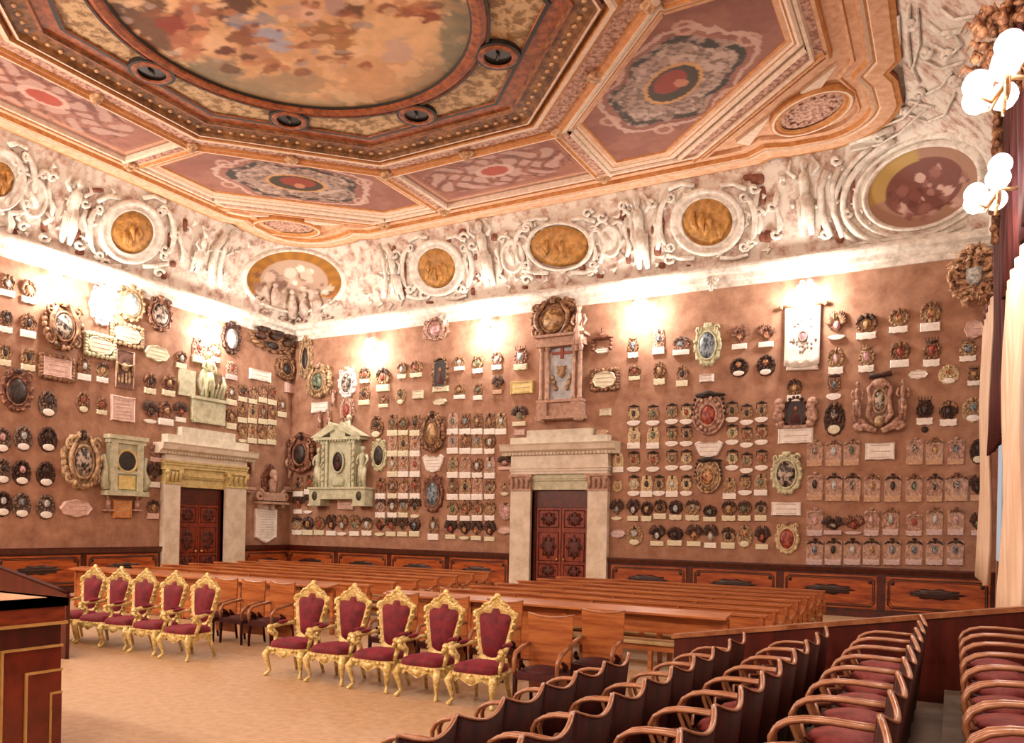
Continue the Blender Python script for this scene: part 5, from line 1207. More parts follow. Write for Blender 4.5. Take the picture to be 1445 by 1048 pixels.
for u,nm in ((347,'left little stone ledge beside niche bust pedestal'),(407,'right little stone ledge beside niche bust pedestal')):
    loc,rz,W,Hh=wall_at('L',u,689,10,6);m=MB();m.box(-.25,.25,-.25,0,-.05,.05);m.box(-.2,.2,-.18,0,-.14,-.05);o=m.build('stone_ledge',PINKST);o.location=loc;o.rotation_euler=(0,0,rz);T(o,nm,'ledge')
# framed tall panel
r,L=mon('L',174,520,'tall framed panel with dark helmet and gold stripes, left wall','framed_panel','panel')
xa,zb=L(162,545);xb,_=L(187,546);_,zt=L(174,495)
m=MB();m.box(xa,xb,-.05,0,zb,zt);m.build('dark_field',mat('rosy dark field','#3c2018','#8a6052',scale=6),r)
m=MB();m.tube([(xa,-.05,zb),(xb,-.05,zb),(xb,-.05,zt),(xa,-.05,zt)],.035,5,closed=True);m.build('thin_frame',PINKST,r)
m=MB();
for k in range(4): m.box(-.22+.12*k,-.16+.12*k,-.08,-.05,zb+.15,zb+.35+.05*k)
m.ball((0,-.08,zb+.62),(.13,.05,.13));
for s in (-1,1): m.tube([(s*.1,-.08,zb+.65),(s*.26,-.09,zb+.72),(s*.25,-.07,zb+.4)],[.05,.06,.03],6)
m.build('relief_arms',FR['gold'],r)
# banner
r,L=mon('B',1134,480,'white hanging banner with painted arms on wooden rod, upper back wall','banner','banner')
xa,zt=L(1109,437);xb,_=L(1159,433);_,zb=L(1134,522);_,zm=L(1134,502)
m=MB();n=16
vs=[];fs=[]
for k in range(9):
    z=zt+(zb+.12-zt)*k/8
    for i in range(n+1):
        x=xa+(xb-xa)*i/n;wv=.012*math.sin(i*1.3+k);sc=1-.04*(k==8);vs.append((x,-.1-wv-(.05 if k==8 else 0),z-(.08*math.sin(PI*i/n) if k==8 else 0)))
for k in range(8):
    for i in range(n): a=k*(n+1)+i;fs.append((a,a+1,a+n+2,a+n+1))
m.add(vs,fs,True);o=m.build('banner_cloth',mat('banner linen','#ddd6c8','#f3efe6',scale=3,rough=.8),r)
sm_=o.modifiers.new('thick','SOLIDIFY');sm_.thickness=.02
m=MB();m.tube([(xa-.08,-.1,zt+.05),(xb+.1,-.1,zt+.05)],.05,8);m.ball((xa-.1,-.1,zt+.05),.07);m.ball((xb+.12,-.1,zt+.05),.07);m.box(-.04,.04,-.1,0,zt+.02,zt+.08);m.build('wooden_rod',mat('pale rod','#a97a58','#d3a684'),r)
m=MB();cz=(zt+zb)/2+.15;m.tube([(x,-.12,z) for x,z in ell(.1,.14,(0,cz-.1),12)],.04,5,closed=True)
for k in range(30): a=rnd.uniform(0,2*PI);q=rnd.uniform(.25,.42);m.ball((q*math.cos(a)*.9,-.125,cz+q*1.25*math.sin(a)),(.035,.01,.05),5,4)
m.build('painted_garland',mat('faded paint','#6e6a5c','#b59a94',scale=9),r)
m=MB();m.pillow(heater(.12,.15,(0,cz-.1)),(0,cz-.1),[(1,.12),(.5,.14)]);m.build('painted_shield',mat('faded rose shield','#8a3c4c','#c79aa2',scale=6),r)
m=MB();m.pillow([(xa+.05,zb),(xb-.02,zb-.03),(xb-.1,zm-.1),(xa+.1,zm-.1)],((xa+xb)/2,(zb+zm)/2-.05),[(1,.02),(1,.12),(.9,.14)],False);m.build('scroll_plate',PL['white'],r)
# supporter crest
r,L=mon('B',1242,572,'very large rosy crest held by two nude stone supporters, right part of back wall','supporter_crest','coat of arms')
xa,zb=L(1204,612);xb,_=L(1282,612);_,zt=L(1242,528);w=(xb-xa)/2;h=(zt-zb)
m=MB();c=(0,zb+h*.48);m.pillow(lobed(w*.4,h*.4,c,6,.07,44),c,[(1,0),(.98,.12),(.85,.17),(.7,.12)])
for s in (-1,1):
    m.tube([(s*w*.2,-.18,zb+h*.15),(s*w*.42,-.2,zb+h*.3),(s*w*.32,-.2,zb+h*.55),(s*w*.40,-.18,zb+h*.75),(s*w*.15,-.2,zb+h*.86)],[.05,.07,.06,.06,.04],8)
    m.tube(spiral((s*w*.72,zb+h*.12),w*.22,1.2,PI/2,14,s,-.18),.07,6);m.tube([(s*w*.1,-.2,zb+h*.02),(s*w*.5,-.2,zb+h*.1),(s*w*.95,-.15,zb+h*.12)],[.08,.1,.05],7)
m.ball((0,-.2,zb+h*.82),(.22,.12,.14));m.build('scrolled_cartouche',FR['pink'],r)
m=MB();m.pillow(ell(w*.2,h*.17,(0,zb+h*.53)),(0,zb+h*.53),[(1,.14),(.95,.22),(.5,.26)]);m.build('oval_shield',ES['darkwhite'],r)
m=MB();m.tube([(x,-.2,z) for x,z in ell(w*.24,h*.21,(0,zb+h*.53),26)],.035,6,closed=True);m.ball((0,-.2,zb+h*.18),(.14,.1,.15));m.build('gilt_ring',FR['gold'],r)
m=MB();m.pillow([(-w*.42,zt-.12),(w*.42,zt-.06),(w*.4,zt+.05),(0,zt),(-w*.4,zt)],(0,zt-.04),[(1,.05),(1,.2),(.8,.24)]);m.box(-w*.2,w*.2,-.16,0,zt-.24,zt-.1);m.build('dark_canopy',FR['dark'],r)
for s in (-1,1):
    m=MB();statue(m,h*.66,1);m.v=[(x*.85+s*w*.82,y-.18,z+zb+h*.2) for x,y,z in m.v];m.build('stone_supporter',FR['pink'],r)
# shell coat of arms at right end (large)
def oval_big():
    loc,rz,W,Hh=wall_at('B',1374,392,78,92);r=empty('carved_trophy',(loc[0],0,loc[2]),rz,None,'huge carved gilt and grey trophy crest at upper right end of back wall','crest')
    a,b=W/2,Hh/2;q=random.Random(8)
    m=MB();m.pillow(lobed(a*.8,b*.9,(0,0),7,.08,40,1),(0,0),[(1,0),(.95,.18),(.6,.25)]);
    for k in range(190):
        t=q.uniform(0,2*PI);d=q.uniform(.3,1)**.6;X,Y_,Zz=a*.88*d*math.cos(t),-q.uniform(.2,.42),b*.93*d*math.sin(t)
        if k%2: m.ball((X,Y_,Zz),(q.uniform(.03,.09),.07,q.uniform(.03,.08)),6,4,t)
        else: m.tube([(X,Y_,Zz),(X+.1*math.cos(t*3),Y_-.08,Zz+.1*math.sin(t*3)),(X+.18*math.cos(t*3+1),Y_,Zz+.16*math.sin(t*3+1))],[.03,.045,.01],5)
    for s in (-1,1):
        m.tube(spiral((s*a*.4,b*.3),.3,1.4,0,16,s,-.35),.06,6);m.tube(spiral((s*a*.3,-b*.5),.25,1.4,2,16,s,-.35),.06,6)
    m.build('carved_foliage',pal('carved gilt pink','#6a4838','#e8c8a4',c3='#b58c6c'),r)
    m=MB();m.pillow(heater(a*.3,b*.32,(0,-b*.1)),(0,-b*.1),[(1,.3),(.9,.42),(.4,.46)]);m.build('grey_shield',ES['silver'],r)
oval_big()
# ------------------------------------------------------------------ sconces + light
def lamp(loc,rz,label,power,sc=1.0,vis=True,col=(1,.90,.79),rad=.22):
    if vis:
        r=empty('wall_lamp',loc,rz,(sc,)*3,label,'lamp','globe lamps on the walls')
        m=MB();m.lathe([(.02,-.3),(.06,-.25),(.03,-.1),(.07,0),(.03,.12)],(0,-.05,0),10);m.tube([(0,-.02,0),(0,-.3,-.02),(0,-.45,.02)],.022,6)
        G=[(-.3,-.42,.0),(-.14,-.62,-.06),(.12,-.62,-.06),(.3,-.42,.0),(-.16,-.42,.18),(.14,-.40,.2),(0,-.45,-.02)]
        for x,y,z in G[:6]: m.tube([(0,-.42,-.04),(x*.5,-.42+(y+.42)*.5,-.2),(x,y,-.16),(x,y,z-.1)],.016,5)
        m.build('brass_arm',BRASS,r)
        for i,(x,y,z) in enumerate(G[:6]):
            m=MB();m.ball((x,y,z),.115,12,8);m.build('glass_globe',GLOBE,r)
    ld=bpy.data.lights.new('lamp_or_fill_light','POINT');ld.energy=power;ld.color=col;ld.shadow_soft_size=rad
    lo=bpy.data.objects.new('lamp_or_fill_light',ld);COL.objects.link(lo)
    R=Matrix.Rotation(rz,3,'Z');o=R@Vector((0,-.9*sc,-.05));lo.location=Vector(loc)+o+Vector((0,0,-.22 if vis else 0))
    return lo
PW=540
def blamp(wall,u,v,label,power=PW,sc=.62):
    loc,rz,_,_=wall_at(wall,u,v,8,8);z=loc[2];loc=(loc[0],loc[1],min(z,8.75))
    return lamp(loc,rz,label,power,sc)
blamp('B',528,486,'globe lamp under back cornice, leftmost of four')
blamp('B',692,452,'globe lamp under back cornice left of the columned monument')
blamp('B',908,424,'globe lamp under back cornice right of the columned monument')
blamp('B',1140,408,'globe lamp under back cornice above the white banner')
blamp('L',292,446,'globe lamp under left cornice near the room corner')
blamp('L',150,404,'globe lamp under left cornice above white oval crest',PW*.6)
blamp('L',72,384,'globe lamp under left cornice above the big brown cartouche')
def at_depth(u,v,d): return CAM+ray(u,v)*d
lamp((22.85,float(at_depth(1377,120,7.4)[1]),float(at_depth(1377,120,7.4)[2])),-PI/2,'nearer bright globe cluster lamp on the right wall, top of frame',PW*.45,1.1,rad=.3)
lamp((22.85,float(at_depth(1375,272,9.1)[1]),float(at_depth(1375,272,9.1)[2])),-PI/2,'farther bright globe cluster lamp on the right wall below the other',PW*.45,1.05,rad=.3)
# unseen fill lights without fixtures, added outside the frame to brighten the room evenly
for x,y,z,rz in [(.1,-16.5,8.6,PI/2),(.1,-21,8.6,PI/2),(4,YF+.1,8.4,PI),(9,YF+.1,8.4,PI),(14,YF+.1,8.4,PI),(19,YF+.1,8.4,PI)]:
    lamp((x,y,z),rz,'',PW*3.2,1,False,rad=.5)
# windows on the right wall, daylight
for i,(y0,y1) in enumerate([(-2.6,-.8),(-12.8,-10.4),(-21.5,-18.5)]):
    m=MB();m.box(XR-.02,XR-.0,y0,y1,1.6,5.2);o=m.build('window_%d'%(i+1),emis('daylight pane %d'%i,'#cfdcea',.8));o['kind']='structure'
# curtains
def curtain(y0,y1,z0,z1,xc,amp,mat_,label,name='curtain',ph=0,nf=6,tag=None):
    m=MB();n=nf*10;vs=[];fs=[];K=8
    for k in range(K+1):
        z=z0+(z1-z0)*k/K
        for i in range(n+1):
            t=i/n;fl=1-.35*k/K
            vs.append((xc+amp*fl*math.sin(2*PI*nf*t+ph)+.03*math.sin(5*t+k),y0+(y1-y0)*t,z+(.03*math.sin(2*PI*nf*t) if k==0 else 0)))
    for k in range(K):
        for i in range(n): a=k*(n+1)+i;fs.append((a,a+1,a+n+2,a+n+1))
    m.add(vs,fs,True);o=m.build(name,mat_);s=o.modifiers.new('thick','SOLIDIFY');s.thickness=.015
    T(o,label,'curtain');return o
# ------------------------------------------------------------------ right wall fittings
curtain(-5.6,-1.0,1.25,6.6,22.60,.06,CURTAIN,'far cream curtain hanging beside the back wall end',nf=8)
curtain(-12.7,-10.0,.95,5.3,22.66,.07,CURTAIN,'near cream curtain at the right edge of the frame',nf=6)
curtain(-9.9,-6.0,3.6,9.2,22.64,.06,REDDRAPE,'dark red drape between the two cream curtains',nf=7)
curtain(-13.4,-9.95,5.35,10.2,22.66,.07,REDDRAPE,'dark red drape above the near cream curtain, behind the lamps',nf=6)
def foliage(loc,sx,sy,sz,n,label,mt,seed,name='carved_garland'):
    q=random.Random(seed);m=MB()
    m.tube([(0,0,-sz*.95),(.03,.02,0),(0,0,sz*.95)],[.05,.1,.05],7)
    for k in range(n):
        t=q.uniform(-1,1);a=q.uniform(0,2*PI);r=q.uniform(.2,1)*(1-.35*t*t)
        x,y,z=sx*r*math.cos(a),sy*r*math.sin(a),sz*t
        m.ball((x,y,z),(q.uniform(.025,.07),q.uniform(.025,.07),q.uniform(.025,.06)),6,4,q.uniform(0,3))
        if k%2==0: m.tube([(x,y,z),(x*1.3,y*1.2,z+.08),(x*1.5,y*1.3,z)],[.04,.03,.01],5)
    o=m.build(name,mt);o.location=loc;T(o,label,'carving');return o
GP=pal('garland gilt','#4a2a1a','#c99a70',c3='#8a5c3e')
q_=at_depth(1415,72,8.2)
foliage((float(q_[0]),float(q_[1]),float(q_[2])),.3,.35,.42,150,'gilded carved garland crowding the upper right lamp',GP,1)
q_=at_depth(1406,235,12.5)
foliage((float(q_[0]),float(q_[1]),float(q_[2])),.06,.12,1.2,90,'narrow gilded carving running down between the two right lamps',GP,2)
q_=at_depth(1404,480,18.2)
foliage((float(q_[0]),float(q_[1]),float(q_[2])),.25,.3,.95,160,'gilded garland with grey leaves hanging below the huge trophy',pal('garland grey','#3c2a22','#a99488',c3='#7c4a38'),3)
m=MB();m.box(22.6,XR,-10.0,-5.9,9.2,9.34);m.box(22.55,22.6,-10.0,-5.9,9.1,9.34);o=m.build('curtain_pelmet',REDDRAPE);T(o,'dark pelmet board above the right wall drapes','pelmet')
# ------------------------------------------------------------------ floor tiers
WOODF=mat('tier floor','#6a6258','#8d8272',scale=3,rough=.35,coat=.2)
TIERS=[(18.95,19.62,.10),(19.62,20.38,.20),(20.38,21.2,.32),(21.2,22.0,.50),(22.0,XR,.64)]
for i,(a,b,z) in enumerate(TIERS):
    m=MB();m.box(a,b,YF,-13.66,0,z);o=m.build('floor_tier_%d'%(i+1),WOODF);o['kind']='structure'
# partition
r=empty('partition',(19.27,-13.6,0),label='long dark mahogany partition rising to the right between pews and theatre seats',cat='partition')
L_=XR-19.27-.1;zt0,zt1=.95,1.53
m=MB();m.prism([(0,0),(L_,0),(L_,zt1-.03),(0,zt0-.03)],-.04,.04);m.build('panel',WOODB,r)
m=MB();m.prism([(-.03,zt0-.05),(L_,zt1-.05),(L_,zt1+.0),(-.03,zt0)],-.06,.07);m.build('top_rail',WOODR,r)
# ------------------------------------------------------------------ pews
def pew(x0,x1,y,label,grp,mats=(WOODP,CREAMSEAT)):
    r=empty('pew',(x0,y,0),label=label,cat='pew',group=grp);L=x1-x0
    m=MB();m.box(0,L,.02,.06,.66,.88);m.box(-.02,L+.02,-.01,.13,.88,.915);m.build('top_board',mats[0],r)
    m=MB();m.box(0,L,.0,.04,.52,.57);n=max(4,int(L/.62))
    for i in range(n+1): x=L*i/n;m.box(x-.03,x+.03,.0,.05,.40,.68)
    m.build('back_slats',mats[0],r)
    m=MB();m.prism([(-.46,.40),(-.47,.43),(-.44,.455),(-.3,.46),(-.04,.44),(-.04,.40)][::-1],0.02,L-.02,'x');m.build('seat',mats[1],r)
    m=MB();m.box(0,L,-.4,-.36,.3,.40);m.build('seat_rail',mats[0],r)
    for i in range(5):
        x=.06+(L-.12)*i/4
        m=MB();m.prism([(.05,0),(.12,0),(.06,.9),(.0,.9),(-.02,.42),(-.4,.42),(-.42,0),(-.34,0),(-.32,.34),(.02,.34)],x-.03,x+.03,'x');lg=m.build('end_frame' if i in (0,4) else 'leg_frame',mats[0],r)
        if i in (0,4):
            m=MB();m.tube([(x,.03,.72),(x,-.12,.70),(x,-.3,.62),(x,-.42,.64),(x,-.44,.56),(x,-.38,.42)],[.03,.028,.028,.03,.026,.026],6);m.build('armrest',mats[0],r)
    return r
ys=[-4.3,-5.35,-6.35,-7.4,-8.45,-9.5,-10.45]
base=pew(0,6.35,0,'x','pews in the right block')
xsl=[13.3]*7
nm=['row farthest from camera','second row from the back','third row from the back','middle row','third row from the front','second row from the front','front row']
for i,y in enumerate(ys):
    lab='long wooden pew in right block, %s'%nm[i]
    if i==0: base.location=(13.3,y,0);base['label']=lab
    else: dup(base,(13.3,y,0),label=lab)
ysl=[-3.9,-4.9,-5.9,-6.9,-7.9,-8.9,-9.9]
bl=pew(0,8.6,0,'x','pews in the left block')
for i,y in enumerate(ysl):
    lab='long wooden pew in left block, %s'%nm[i]
    xx=2.4+(.9 if i==0 else 0)-.0
    if i==0: bl.location=(2.5,y,0);bl['label']=lab
    else: dup(bl,(2.5+.12*i,y,0),label=lab)
# front desks (modesty boards)
def front_desk(x0,x1,y,panels,label):
    r=empty('pew_desk',(x0,y,0),label=label,cat='desk',group='front desks of the pews');L=x1-x0
    m=MB();m.prism([(-.22,.90),(.12,.95),(.12,.98),(-.22,.93)][::-1],0,L,'x');m.box(0,L,-.03,.02,.62,.9);m.build('sloped_top',WOODP,r)
    m=MB();
    for a,b in panels: m.box(a,b,-.05,-.02,.03,.66)
    m.build('front_panel',WOODP,r)
    for x in [q for p in panels for q in p]+[L-.05]: m=MB();m.box(x-.035,x+.035,-.06,.02,0,.9);m.build('post',WOODP,r)
front_desk(13.3,19.3,-11.15,[(.05,1.55),(1.7,2.55+1.05*0),(2.6,3.45)],'long sloped desk with solid panels before the right pew block')
front_desk(3.6,11.7,-10.75,[(.05,1.9),(1.95,3.8),(3.85,5.6),(5.65,7.2)],'long sloped desk with solid panels before the left pew block')
# ------------------------------------------------------------------ gilt thrones
def throne(label,grp):
    r=empty('gilt_armchair',(0,0,0),label=label,cat='armchair',group=grp)
    w,wb=.30,.20
    # seat
    m=MB();m.pillow([],(0,0),[]) if 0 else None
    n=28;vs=[];fs=[]
    def rr(s,z):
        out=[]
        for i in range(n):
            a=2*PI*i/n;c,q=math.cos(a),math.sin(a);c=math.copysign(abs(c)**.45,c);q=math.copysign(abs(q)**.45,q)
            out.append((c*w*s*(1-.10*(q+1)/2),-.02+q*.27*s-.0,z))
        return out
    R=[(1,.40),(1.02,.43),(.97,.475),(.8,.50),(.4,.515)]
    for s,z in R: vs+=rr(s,z)
    for k in range(len(R)-1):
        for i in range(n): fs.append((k*n+i,k*n+(i+1)%n,(k+1)*n+(i+1)%n,(k+1)*n+i))
    fs.append(tuple((len(R)-1)*n+i for i in range(n)));m.add(vs,fs,True);m.build('seat',VELVET,r)
    # apron
    m=MB();P=rr(1.03,.40);Q=[(x,y,.335-.05*abs(math.sin(3*math.atan2(y,x)))-(.03 if i%2 else 0)) for i,(x,y,z) in enumerate(rr(1.04,.34))];P2=rr(.9,.40);Q2=rr(.9,.35)
    m.add(P+Q+Q2+P2,[(i,(i+1)%n,n+(i+1)%n,n+i) for i in range(n)]+[(n+i,n+(i+1)%n,2*n+(i+1)%n,2*n+i) for i in range(n)]+[(3*n+i,3*n+(i+1)%n,(i+1)%n,i) for i in range(n)],False)
    for i in range(0,n): x,y,z=P[i];m.ball((x*1.01,y*1.02,.375),(.03,.025,.025),6,4)
    for x in (-.0,): m.ball((x,-.30,.33),(.07,.03,.05),8,5)
    m.build('carved_apron',GOLD,r)
    for sx in (-1,1):
        m=MB();x=sx*.27;m.tube([(x,-.25,.38),(x*1.12,-.31,.30),(x*1.02,-.27,.15),(x*.98,-.25,.07),(x*1.08,-.30,.02),(x*1.1,-.33,.012)],[.045,.05,.03,.022,.03,.022],8);m.ball((x*1.1,-.32,.3),(.04,.03,.05),7,5);m.build('leg',GOLD,r)
        m=MB();x=sx*.21;m.tube([(x,.22,.40),(x*1.05,.24,.2),(x*1.15,.30,.0)],[.035,.028,.022],7);m.build('leg',GOLD,r)
    # back, tilted
    tilt=.16
    def B(x,z,y=0): return (x,.25+(z-.45)*tilt+y,z)
    frame=[(-.16,.50),(-.20,.62),(-.255,.86),(-.285,1.02),(-.27,1.07),(-.21,1.10),(-.15,1.165),(-.09,1.185),(-.05,1.235),(0,1.26),(.05,1.235),(.09,1.185),(.15,1.165),(.21,1.10),(.27,1.07),(.285,1.02),(.255,.86),(.20,.62),(.16,.50),(.08,.46),(0,.45),(-.08,.46)]
    inner=[(x*.80,.52+(z-.45)*.83) for x,z in frame]
    inner=[(x*.98,min(z,1.12 if abs(x)<.06 else 1.06)) for x,z in inner]
    m=MB();k=len(frame)
    vs=[B(x,z,-.02) for x,z in frame]+[B(x*.95,.85+(z-.85)*.97,-.055) for x,z in frame]+[B((a+c)/2*1.0,(b+d)/2,-.05) for (a,b),(c,d) in zip(frame,inner)]+[B(x,z,-.03) for x,z in inner]+[B(x,z,.03) for x,z in inner]+[B(x,z,.03) for x,z in frame]
    fs=[]
    for j in range(5):
        for i in range(k): fs.append((j*k+i,j*k+(i+1)%k,(j+1)*k+(i+1)%k,(j+1)*k+i))
    for i in range(k): fs.append((5*k+i,5*k+(i+1)%k,(i+1)%k,i))
    m.add(vs,fs,False)
    q=random.Random(4)
    for i in range(k-4):
        (x,z),(x2,z2)=frame[i],frame[(i+1)%k]
        for t in (0,.5):
            X,Zz=x+(x2-x)*t,z+(z2-z)*t;m.ball(B(X,Zz,-.04),(q.uniform(.022,.036),.03,q.uniform(.022,.036)),6,4,q.uniform(0,3))
    m.ball(B(0,1.27,-.03),(.05,.03,.045),8,5);m.ball(B(-.28,1.05,-.03),(.045,.035,.045),8,5);m.ball(B(.28,1.05,-.03),(.045,.035,.045),8,5)
    m.tube([B(-.17,.52,0),B(-.2,.38,0)],.035,6);m.tube([B(.17,.52,0),B(.2,.38,0)],.035,6)
    m.build('back_frame',GOLD,r)
    m=MB();ce=(0,.8);vs=[B(x*1.03,.8+(z-.8)*1.03,-.025) for x,z in inner]+[B(x*.85,.8+(z-.8)*.87,-.06) for x,z in inner]+[B(x*.4,.8+(z-.8)*.4,-.075) for x,z in inner]+[B(0,.8,-.078)]
    fs=[(j*k+i,j*k+(i+1)%k,(j+1)*k+(i+1)%k,(j+1)*k+i) for j in range(2) for i in range(k)]+[(2*k+i,2*k+(i+1)%k,3*k) for i in range(k)]
    m.add(vs,fs,True);m.add([B(x,z,.02) for x,z in inner],[tuple(range(k))],False);m.build('backrest_cushion',VELVET,r)
    for sx in (-1,1):
        m=MB();m.tube([(sx*.225,.27,.70),(sx*.28,.12,.69),(sx*.335,-.05,.675),(sx*.345,-.15,.66),(sx*.33,-.20,.61),(sx*.30,-.17,.57),(sx*.28,-.14,.60)],[.026,.028,.03,.034,.034,.028,.022],7)
        m.tube([(sx*.335,-.15,.65),(sx*.31,-.08,.56),(sx*.30,-.10,.48),(sx*.285,-.14,.40)],[.03,.034,.03,.035],7);m.ball((sx*.34,-.17,.66),(.045,.05,.045),8,5)
        ar=m.build('armrest',GOLD,r)
        m=MB();m.ball((sx*.30,.07,.715),(.04,.13,.03),8,6);m.build('arm_pad',VELVET,ar)
    return r
pos=['leftmost','second from left','middle','second from right','rightmost']
gR=[(13.95,-14.12),(14.72,-14.14),(15.5,-14.18),(16.28,-14.2),(17.08,-14.24)]
gL=[(8.55,-13.9),(9.27,-13.9),(9.98,-13.93),(10.78,-13.98),(11.62,-14.05)]
first=None
for k,(grp,G_) in enumerate((('left group of gilt armchairs',gL),('right group of gilt armchairs',gR))):
    for i,(x,y) in enumerate(G_):
        lab='gilt armchair with crimson velvet, %s of the %s-hand five'%(pos[i],'left' if k==0 else 'right')
        rz=(.05,.02,0,-.02,.0)[i]+(.04 if k else .06)
        if first is None: first=throne(lab,grp);first.location=(x,y,0);first.rotation_euler=(0,0,rz)
        else: dup(first,(x,y,0),rz,label=lab,group=grp)
# ------------------------------------------------------------------ wooden armchairs with low curved back
def low_chair(label):
    r=empty('wooden_armchair',(0,0,0),label=label,cat='armchair',group='low wooden armchairs behind the gilt ones')
    m=MB();m.box(-.27,.27,-.27,.25,.36,.44);m.pillow([],(0,0),[]) if 0 else None
    m.ball((0,0,.44),(.26,.25,.06),14,6);m.build('seat',DARKSEAT,r)
    for sx in (-1,1):
        m=MB();m.tube([(sx*.26,-.25,0),(sx*.25,-.25,.42)],[.02,.032],6);m.build('leg',WOODS,r)
        m=MB();m.tube([(sx*.25,.3,0),(sx*.24,.24,.42)],[.02,.03],6);m.build('leg',WOODS,r)
        m=MB();m.tube([(sx*.26,.22,.72),(sx*.28,.02,.70),(sx*.28,-.18,.66),(sx*.27,-.26,.58),(sx*.26,-.25,.42)],[.026,.028,.03,.028,.025],7);m.build('armrest',WOODR,r)
        m=MB();m.tube([(sx*.25,.1,.42),(sx*.29,.02,.5),(sx*.26,-.05,.56)],[.02,.03,.02],6);m.ball((sx*.27,-.02,.5),(.02,.04,.04));m.build('scroll_support',WOODS,r)
    m=MB();pts=[(-.25,.12),(.25,.12),(.27,.6),(.29,1.08),(.15,1.05),(0,1.04),(-.15,1.05),(-.29,1.08),(-.27,.6)]
    m.prism(pts,.24,.27);m.build('backrest',WOODP,r)
    m=MB();m.tube([(-.295,.255,1.09),(-.15,.255,1.06),(0,.255,1.05),(.15,.255,1.06),(.295,.255,1.09)],.016,6);m.build('back_rail',WOODR,r)
    return r
lc=None
LC=[((17.80,-14.05),.12,'tall-backed wooden armchair with dark seat, just right of the gilt chairs'),((18.1,-13.12),.1,'tall-backed wooden armchair with reddish seat, right-hand and farther of two'),
 ((11.05,-12.45),.0,'tall-backed wooden armchair between the gilt groups, left one'),((11.75,-12.45),.0,'tall-backed wooden armchair between the gilt groups, right one'),((10.35,-12.45),0,'tall-backed wooden armchair half hidden by the left gilt group'),
 ((14.6,-12.75),.1,'wooden armchair seen behind first and second right gilt chairs'),((15.5,-12.75),0,'wooden armchair seen behind the middle right gilt chair'),((16.4,-12.75),0,'wooden armchair seen behind the fourth right gilt chair')]
for (xy_,rz,lab) in LC:
    if lc is None: lc=low_chair(lab);lc.location=(*xy_,0);lc.rotation_euler=(0,0,rz)
    else: dup(lc,(*xy_,0),rz,label=lab)
# ------------------------------------------------------------------ theatre armchairs (face -x). local: front -y
def seat(label,grp):
    r=empty('theatre_armchair',(0,0,0),label=label,cat='armchair',group=grp);w=.30
    # back panel, curved, scalloped top rising at sides
    n=14;top=[];
    for i in range(n+1):
        t=i/n*2-1;z=.80+.075*abs(t)**1.7*(1 if t<0 else 1.0);top.append((t*w*.985,.03+.05*(1-t*t),z))
    m=MB();vs=[];fs=[]
    for off in (0,.028):
        for x,y,z in top: vs.append((x,y+off+.05,z))
        for x,y,z in top: vs.append((x*.97,y+off-.03,.06))
    q=n+1
    for i in range(n): fs+=[(i,i+1,q+i+1,q+i),(2*q+i+1,2*q+i,3*q+i,3*q+i+1),(i+1,i,2*q+i,2*q+i+1),(q+i,q+i+1,3*q+i+1,3*q+i)]
    fs+=[(0,q,3*q,2*q),(n,2*q+n,3*q+n,q+n)]
    m.add(vs,fs,True);m.build('backrest',WOODS,r)
    m=MB();m.tube([(x,y+.064,z+.008) for x,y,z in top],[(.011,.017)]*(n+1),7);m.build('crest_rail',WOODR,r)
    m=MB();m.box(-.26,.26,-.42,.0,.34,.39);m.build('seat_frame',WOODS,r)
    m=MB();m.ball((0,-.2,.40),(.25,.23,.065),14,6);m.build('seat_cushion',REDSEAT,r)
    for sx in (-1,1):
        m=MB();m.tube([(sx*.275,.08,.69),(sx*.278,-.05,.695),(sx*.28,-.18,.70),(sx*.278,-.30,.695),(sx*.272,-.38,.675),(sx*.265,-.435,.64),(sx*.258,-.46,.59),(sx*.252,-.455,.53),(sx*.248,-.43,.47),(sx*.248,-.40,.40)],[(.016,.024)]*4+[(.017,.022)]*3+[(.015,.017)]*3,8);m.build('armrest',WOODR,r)
        m=MB();m.box(sx*.26-.02,sx*.26+.02,-.42,-.38,0,.36);m.build('leg',WOODS,r)
        m=MB();m.box(sx*.27-.02,sx*.27+.02,.02,.07,0,.4);m.build('leg',WOODS,r)
    m=MB();m.tube([(-.24,-.40,.44),(0,-.46,.47),(.24,-.40,.44)],.014,6);m.build('front_hoop',WOODR,r)
    return r
sp=None
def seatrow(x,z,y0,pitch,n,rown,step=0,cx=None):
    global sp
    for i in range(n):
        y=y0+pitch*(i);lab='dark theatre armchair, %s seat from the partition, %s'%(ORD[n-1-i],rown);g='theatre armchairs, '+rown
        if sp is None: sp=seat(lab,g);sp.location=(x,y,z);sp.rotation_euler=(0,0,-PI/2)
        else: dup(sp,(x,y,z),-PI/2,label=lab,group=g)
seatrow(19.30,.10,-18.75,.6,6,'leftmost row')
seatrow(20.05,.20,-19.3,.62,9,'second row from left')
seatrow(20.84,.32,-19.2,.62,9,'middle row')
seatrow(21.70,.50,-19.2,.61,9,'second row from right')
seatrow(22.58,.64,-18.95,.62,8,'row along right wall')
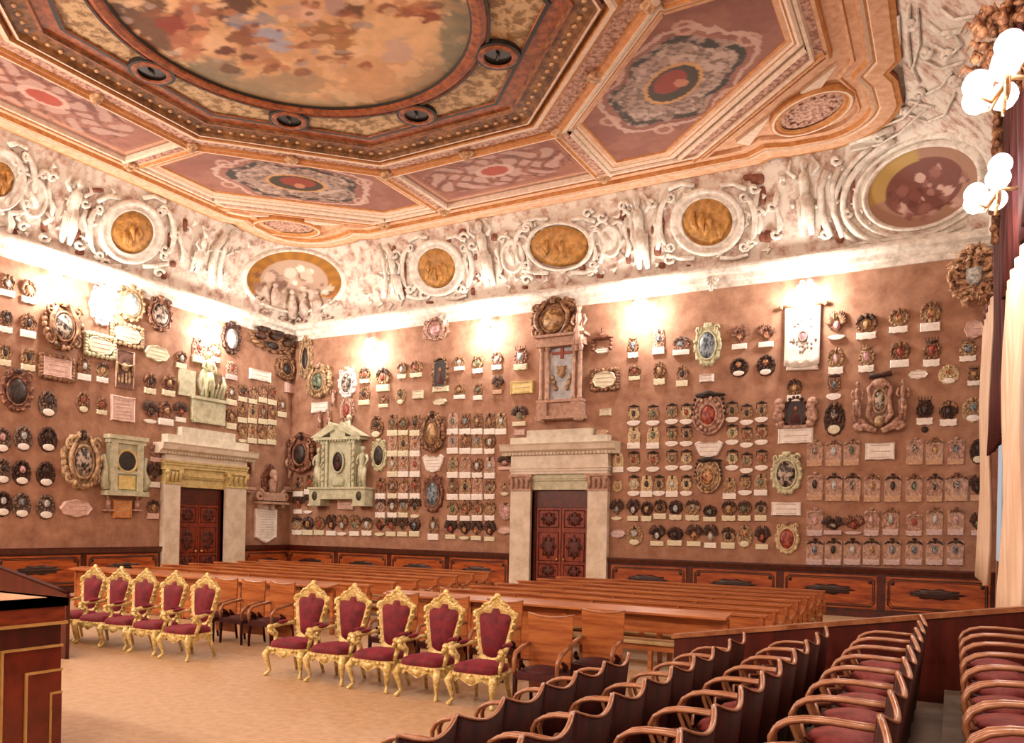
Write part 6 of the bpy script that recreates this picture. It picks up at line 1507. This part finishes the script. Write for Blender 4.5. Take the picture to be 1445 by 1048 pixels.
# ------------------------------------------------------------------ rostrum desk
P=pz(97,843,1.45);r=empty('rostrum',(P[0],P[1],0),label='tall polished wooden rostrum desk with gold inlay lines, lower left corner',cat='desk')
Wd,Dp,Ht=3.2,2.6,1.45
m=MB();m.box(-Wd+.04,-.04,-Dp,-.04,0,Ht-.1);m.build('body',WOODB,r)
m=MB();m.box(-Wd,0,-Dp,0,Ht-.07,Ht)
m.box(-Wd,-.0,-Dp,-.0,Ht-.07,Ht);m.build('desk_top',WOODR,r)
m=MB();m.box(-Wd+.1,-.12,-Dp+.1,-.12,Ht,Ht+.004);m.build('leather_inlay',mat('sand leather','#a8784e','#cfa27a',scale=3,rough=.6),r)
m=MB();m.box(-Wd+.02,-.02,-Dp+.02,-.02,Ht-.2,Ht-.07);m.build('fascia',WOODP if 0 else mat('fascia wood','#6a2412','#93401f',scale=4,rough=.35,coat=.3,stretch=(1,1,5)),r)
m=MB()
m.box(-.03,.0,-Dp,-.0,Ht-.225,Ht-.2)
for k,(zz,yy) in enumerate(((.40,.53),(.61,.33),(.805,.12))):
    m.box(-.042,-.012,-yy,-.03,Ht-zz-.02,Ht-zz);m.box(-.042,-.012,-yy-.02,-yy,0.05,Ht-zz)
m.build('gold_line',BRASSL,r)
m=MB()
for k,(zz,yy) in enumerate(((.40,.53),(.61,.33),(.805,.12))): m.box(-.04,-.03+.012*k,-yy,-.04,0,Ht-zz-.02)
m.build('stepped_panel',WOODS if 0 else mat('step panel wood','#5c1a0c','#7e2d15',scale=3,rough=.3,coat=.3),r)
# dark sloping wing behind the rostrum
a=py(0,802,-15.2);b=py(80,832,-15.2)
r=empty('sloping_screen',(b[0],-15.2,0),label='dark sloping wooden screen behind the rostrum at left edge',cat='screen')
m=MB();x0=a[0]-b[0];m.prism([(x0-1,0),(.3,0),(.3,b[2]-.05),(0,b[2]),(x0,a[2]),(x0-1,a[2]+.35)],-.03,.03);m.build('panel',WOODB,r)
m=MB();m.tube([(x0-1,0,a[2]+.37),(x0,0,a[2]+.02),(0,0,b[2]+.02),(.3,0,b[2]-.02)],.035,6);m.build('handrail',WOODS,r)
# ------------------------------------------------------------------ world + colour
w=bpy.data.worlds.new('world');bpy.context.scene.world=w;w.use_nodes=True
w.node_tree.nodes['Background'].inputs[0].default_value=(.5,.4,.35,1);w.node_tree.nodes['Background'].inputs[1].default_value=.05
sc=bpy.context.scene
sc.view_settings.view_transform='Standard';sc.view_settings.look='None';sc.view_settings.exposure=-.75;sc.view_settings.gamma=1;sc.view_settings.use_curve_mapping=False
sc.cycles.max_bounces=5;sc.cycles.diffuse_bounces=3;sc.cycles.use_denoising=True
sc.cycles.sample_clamp_indirect=6
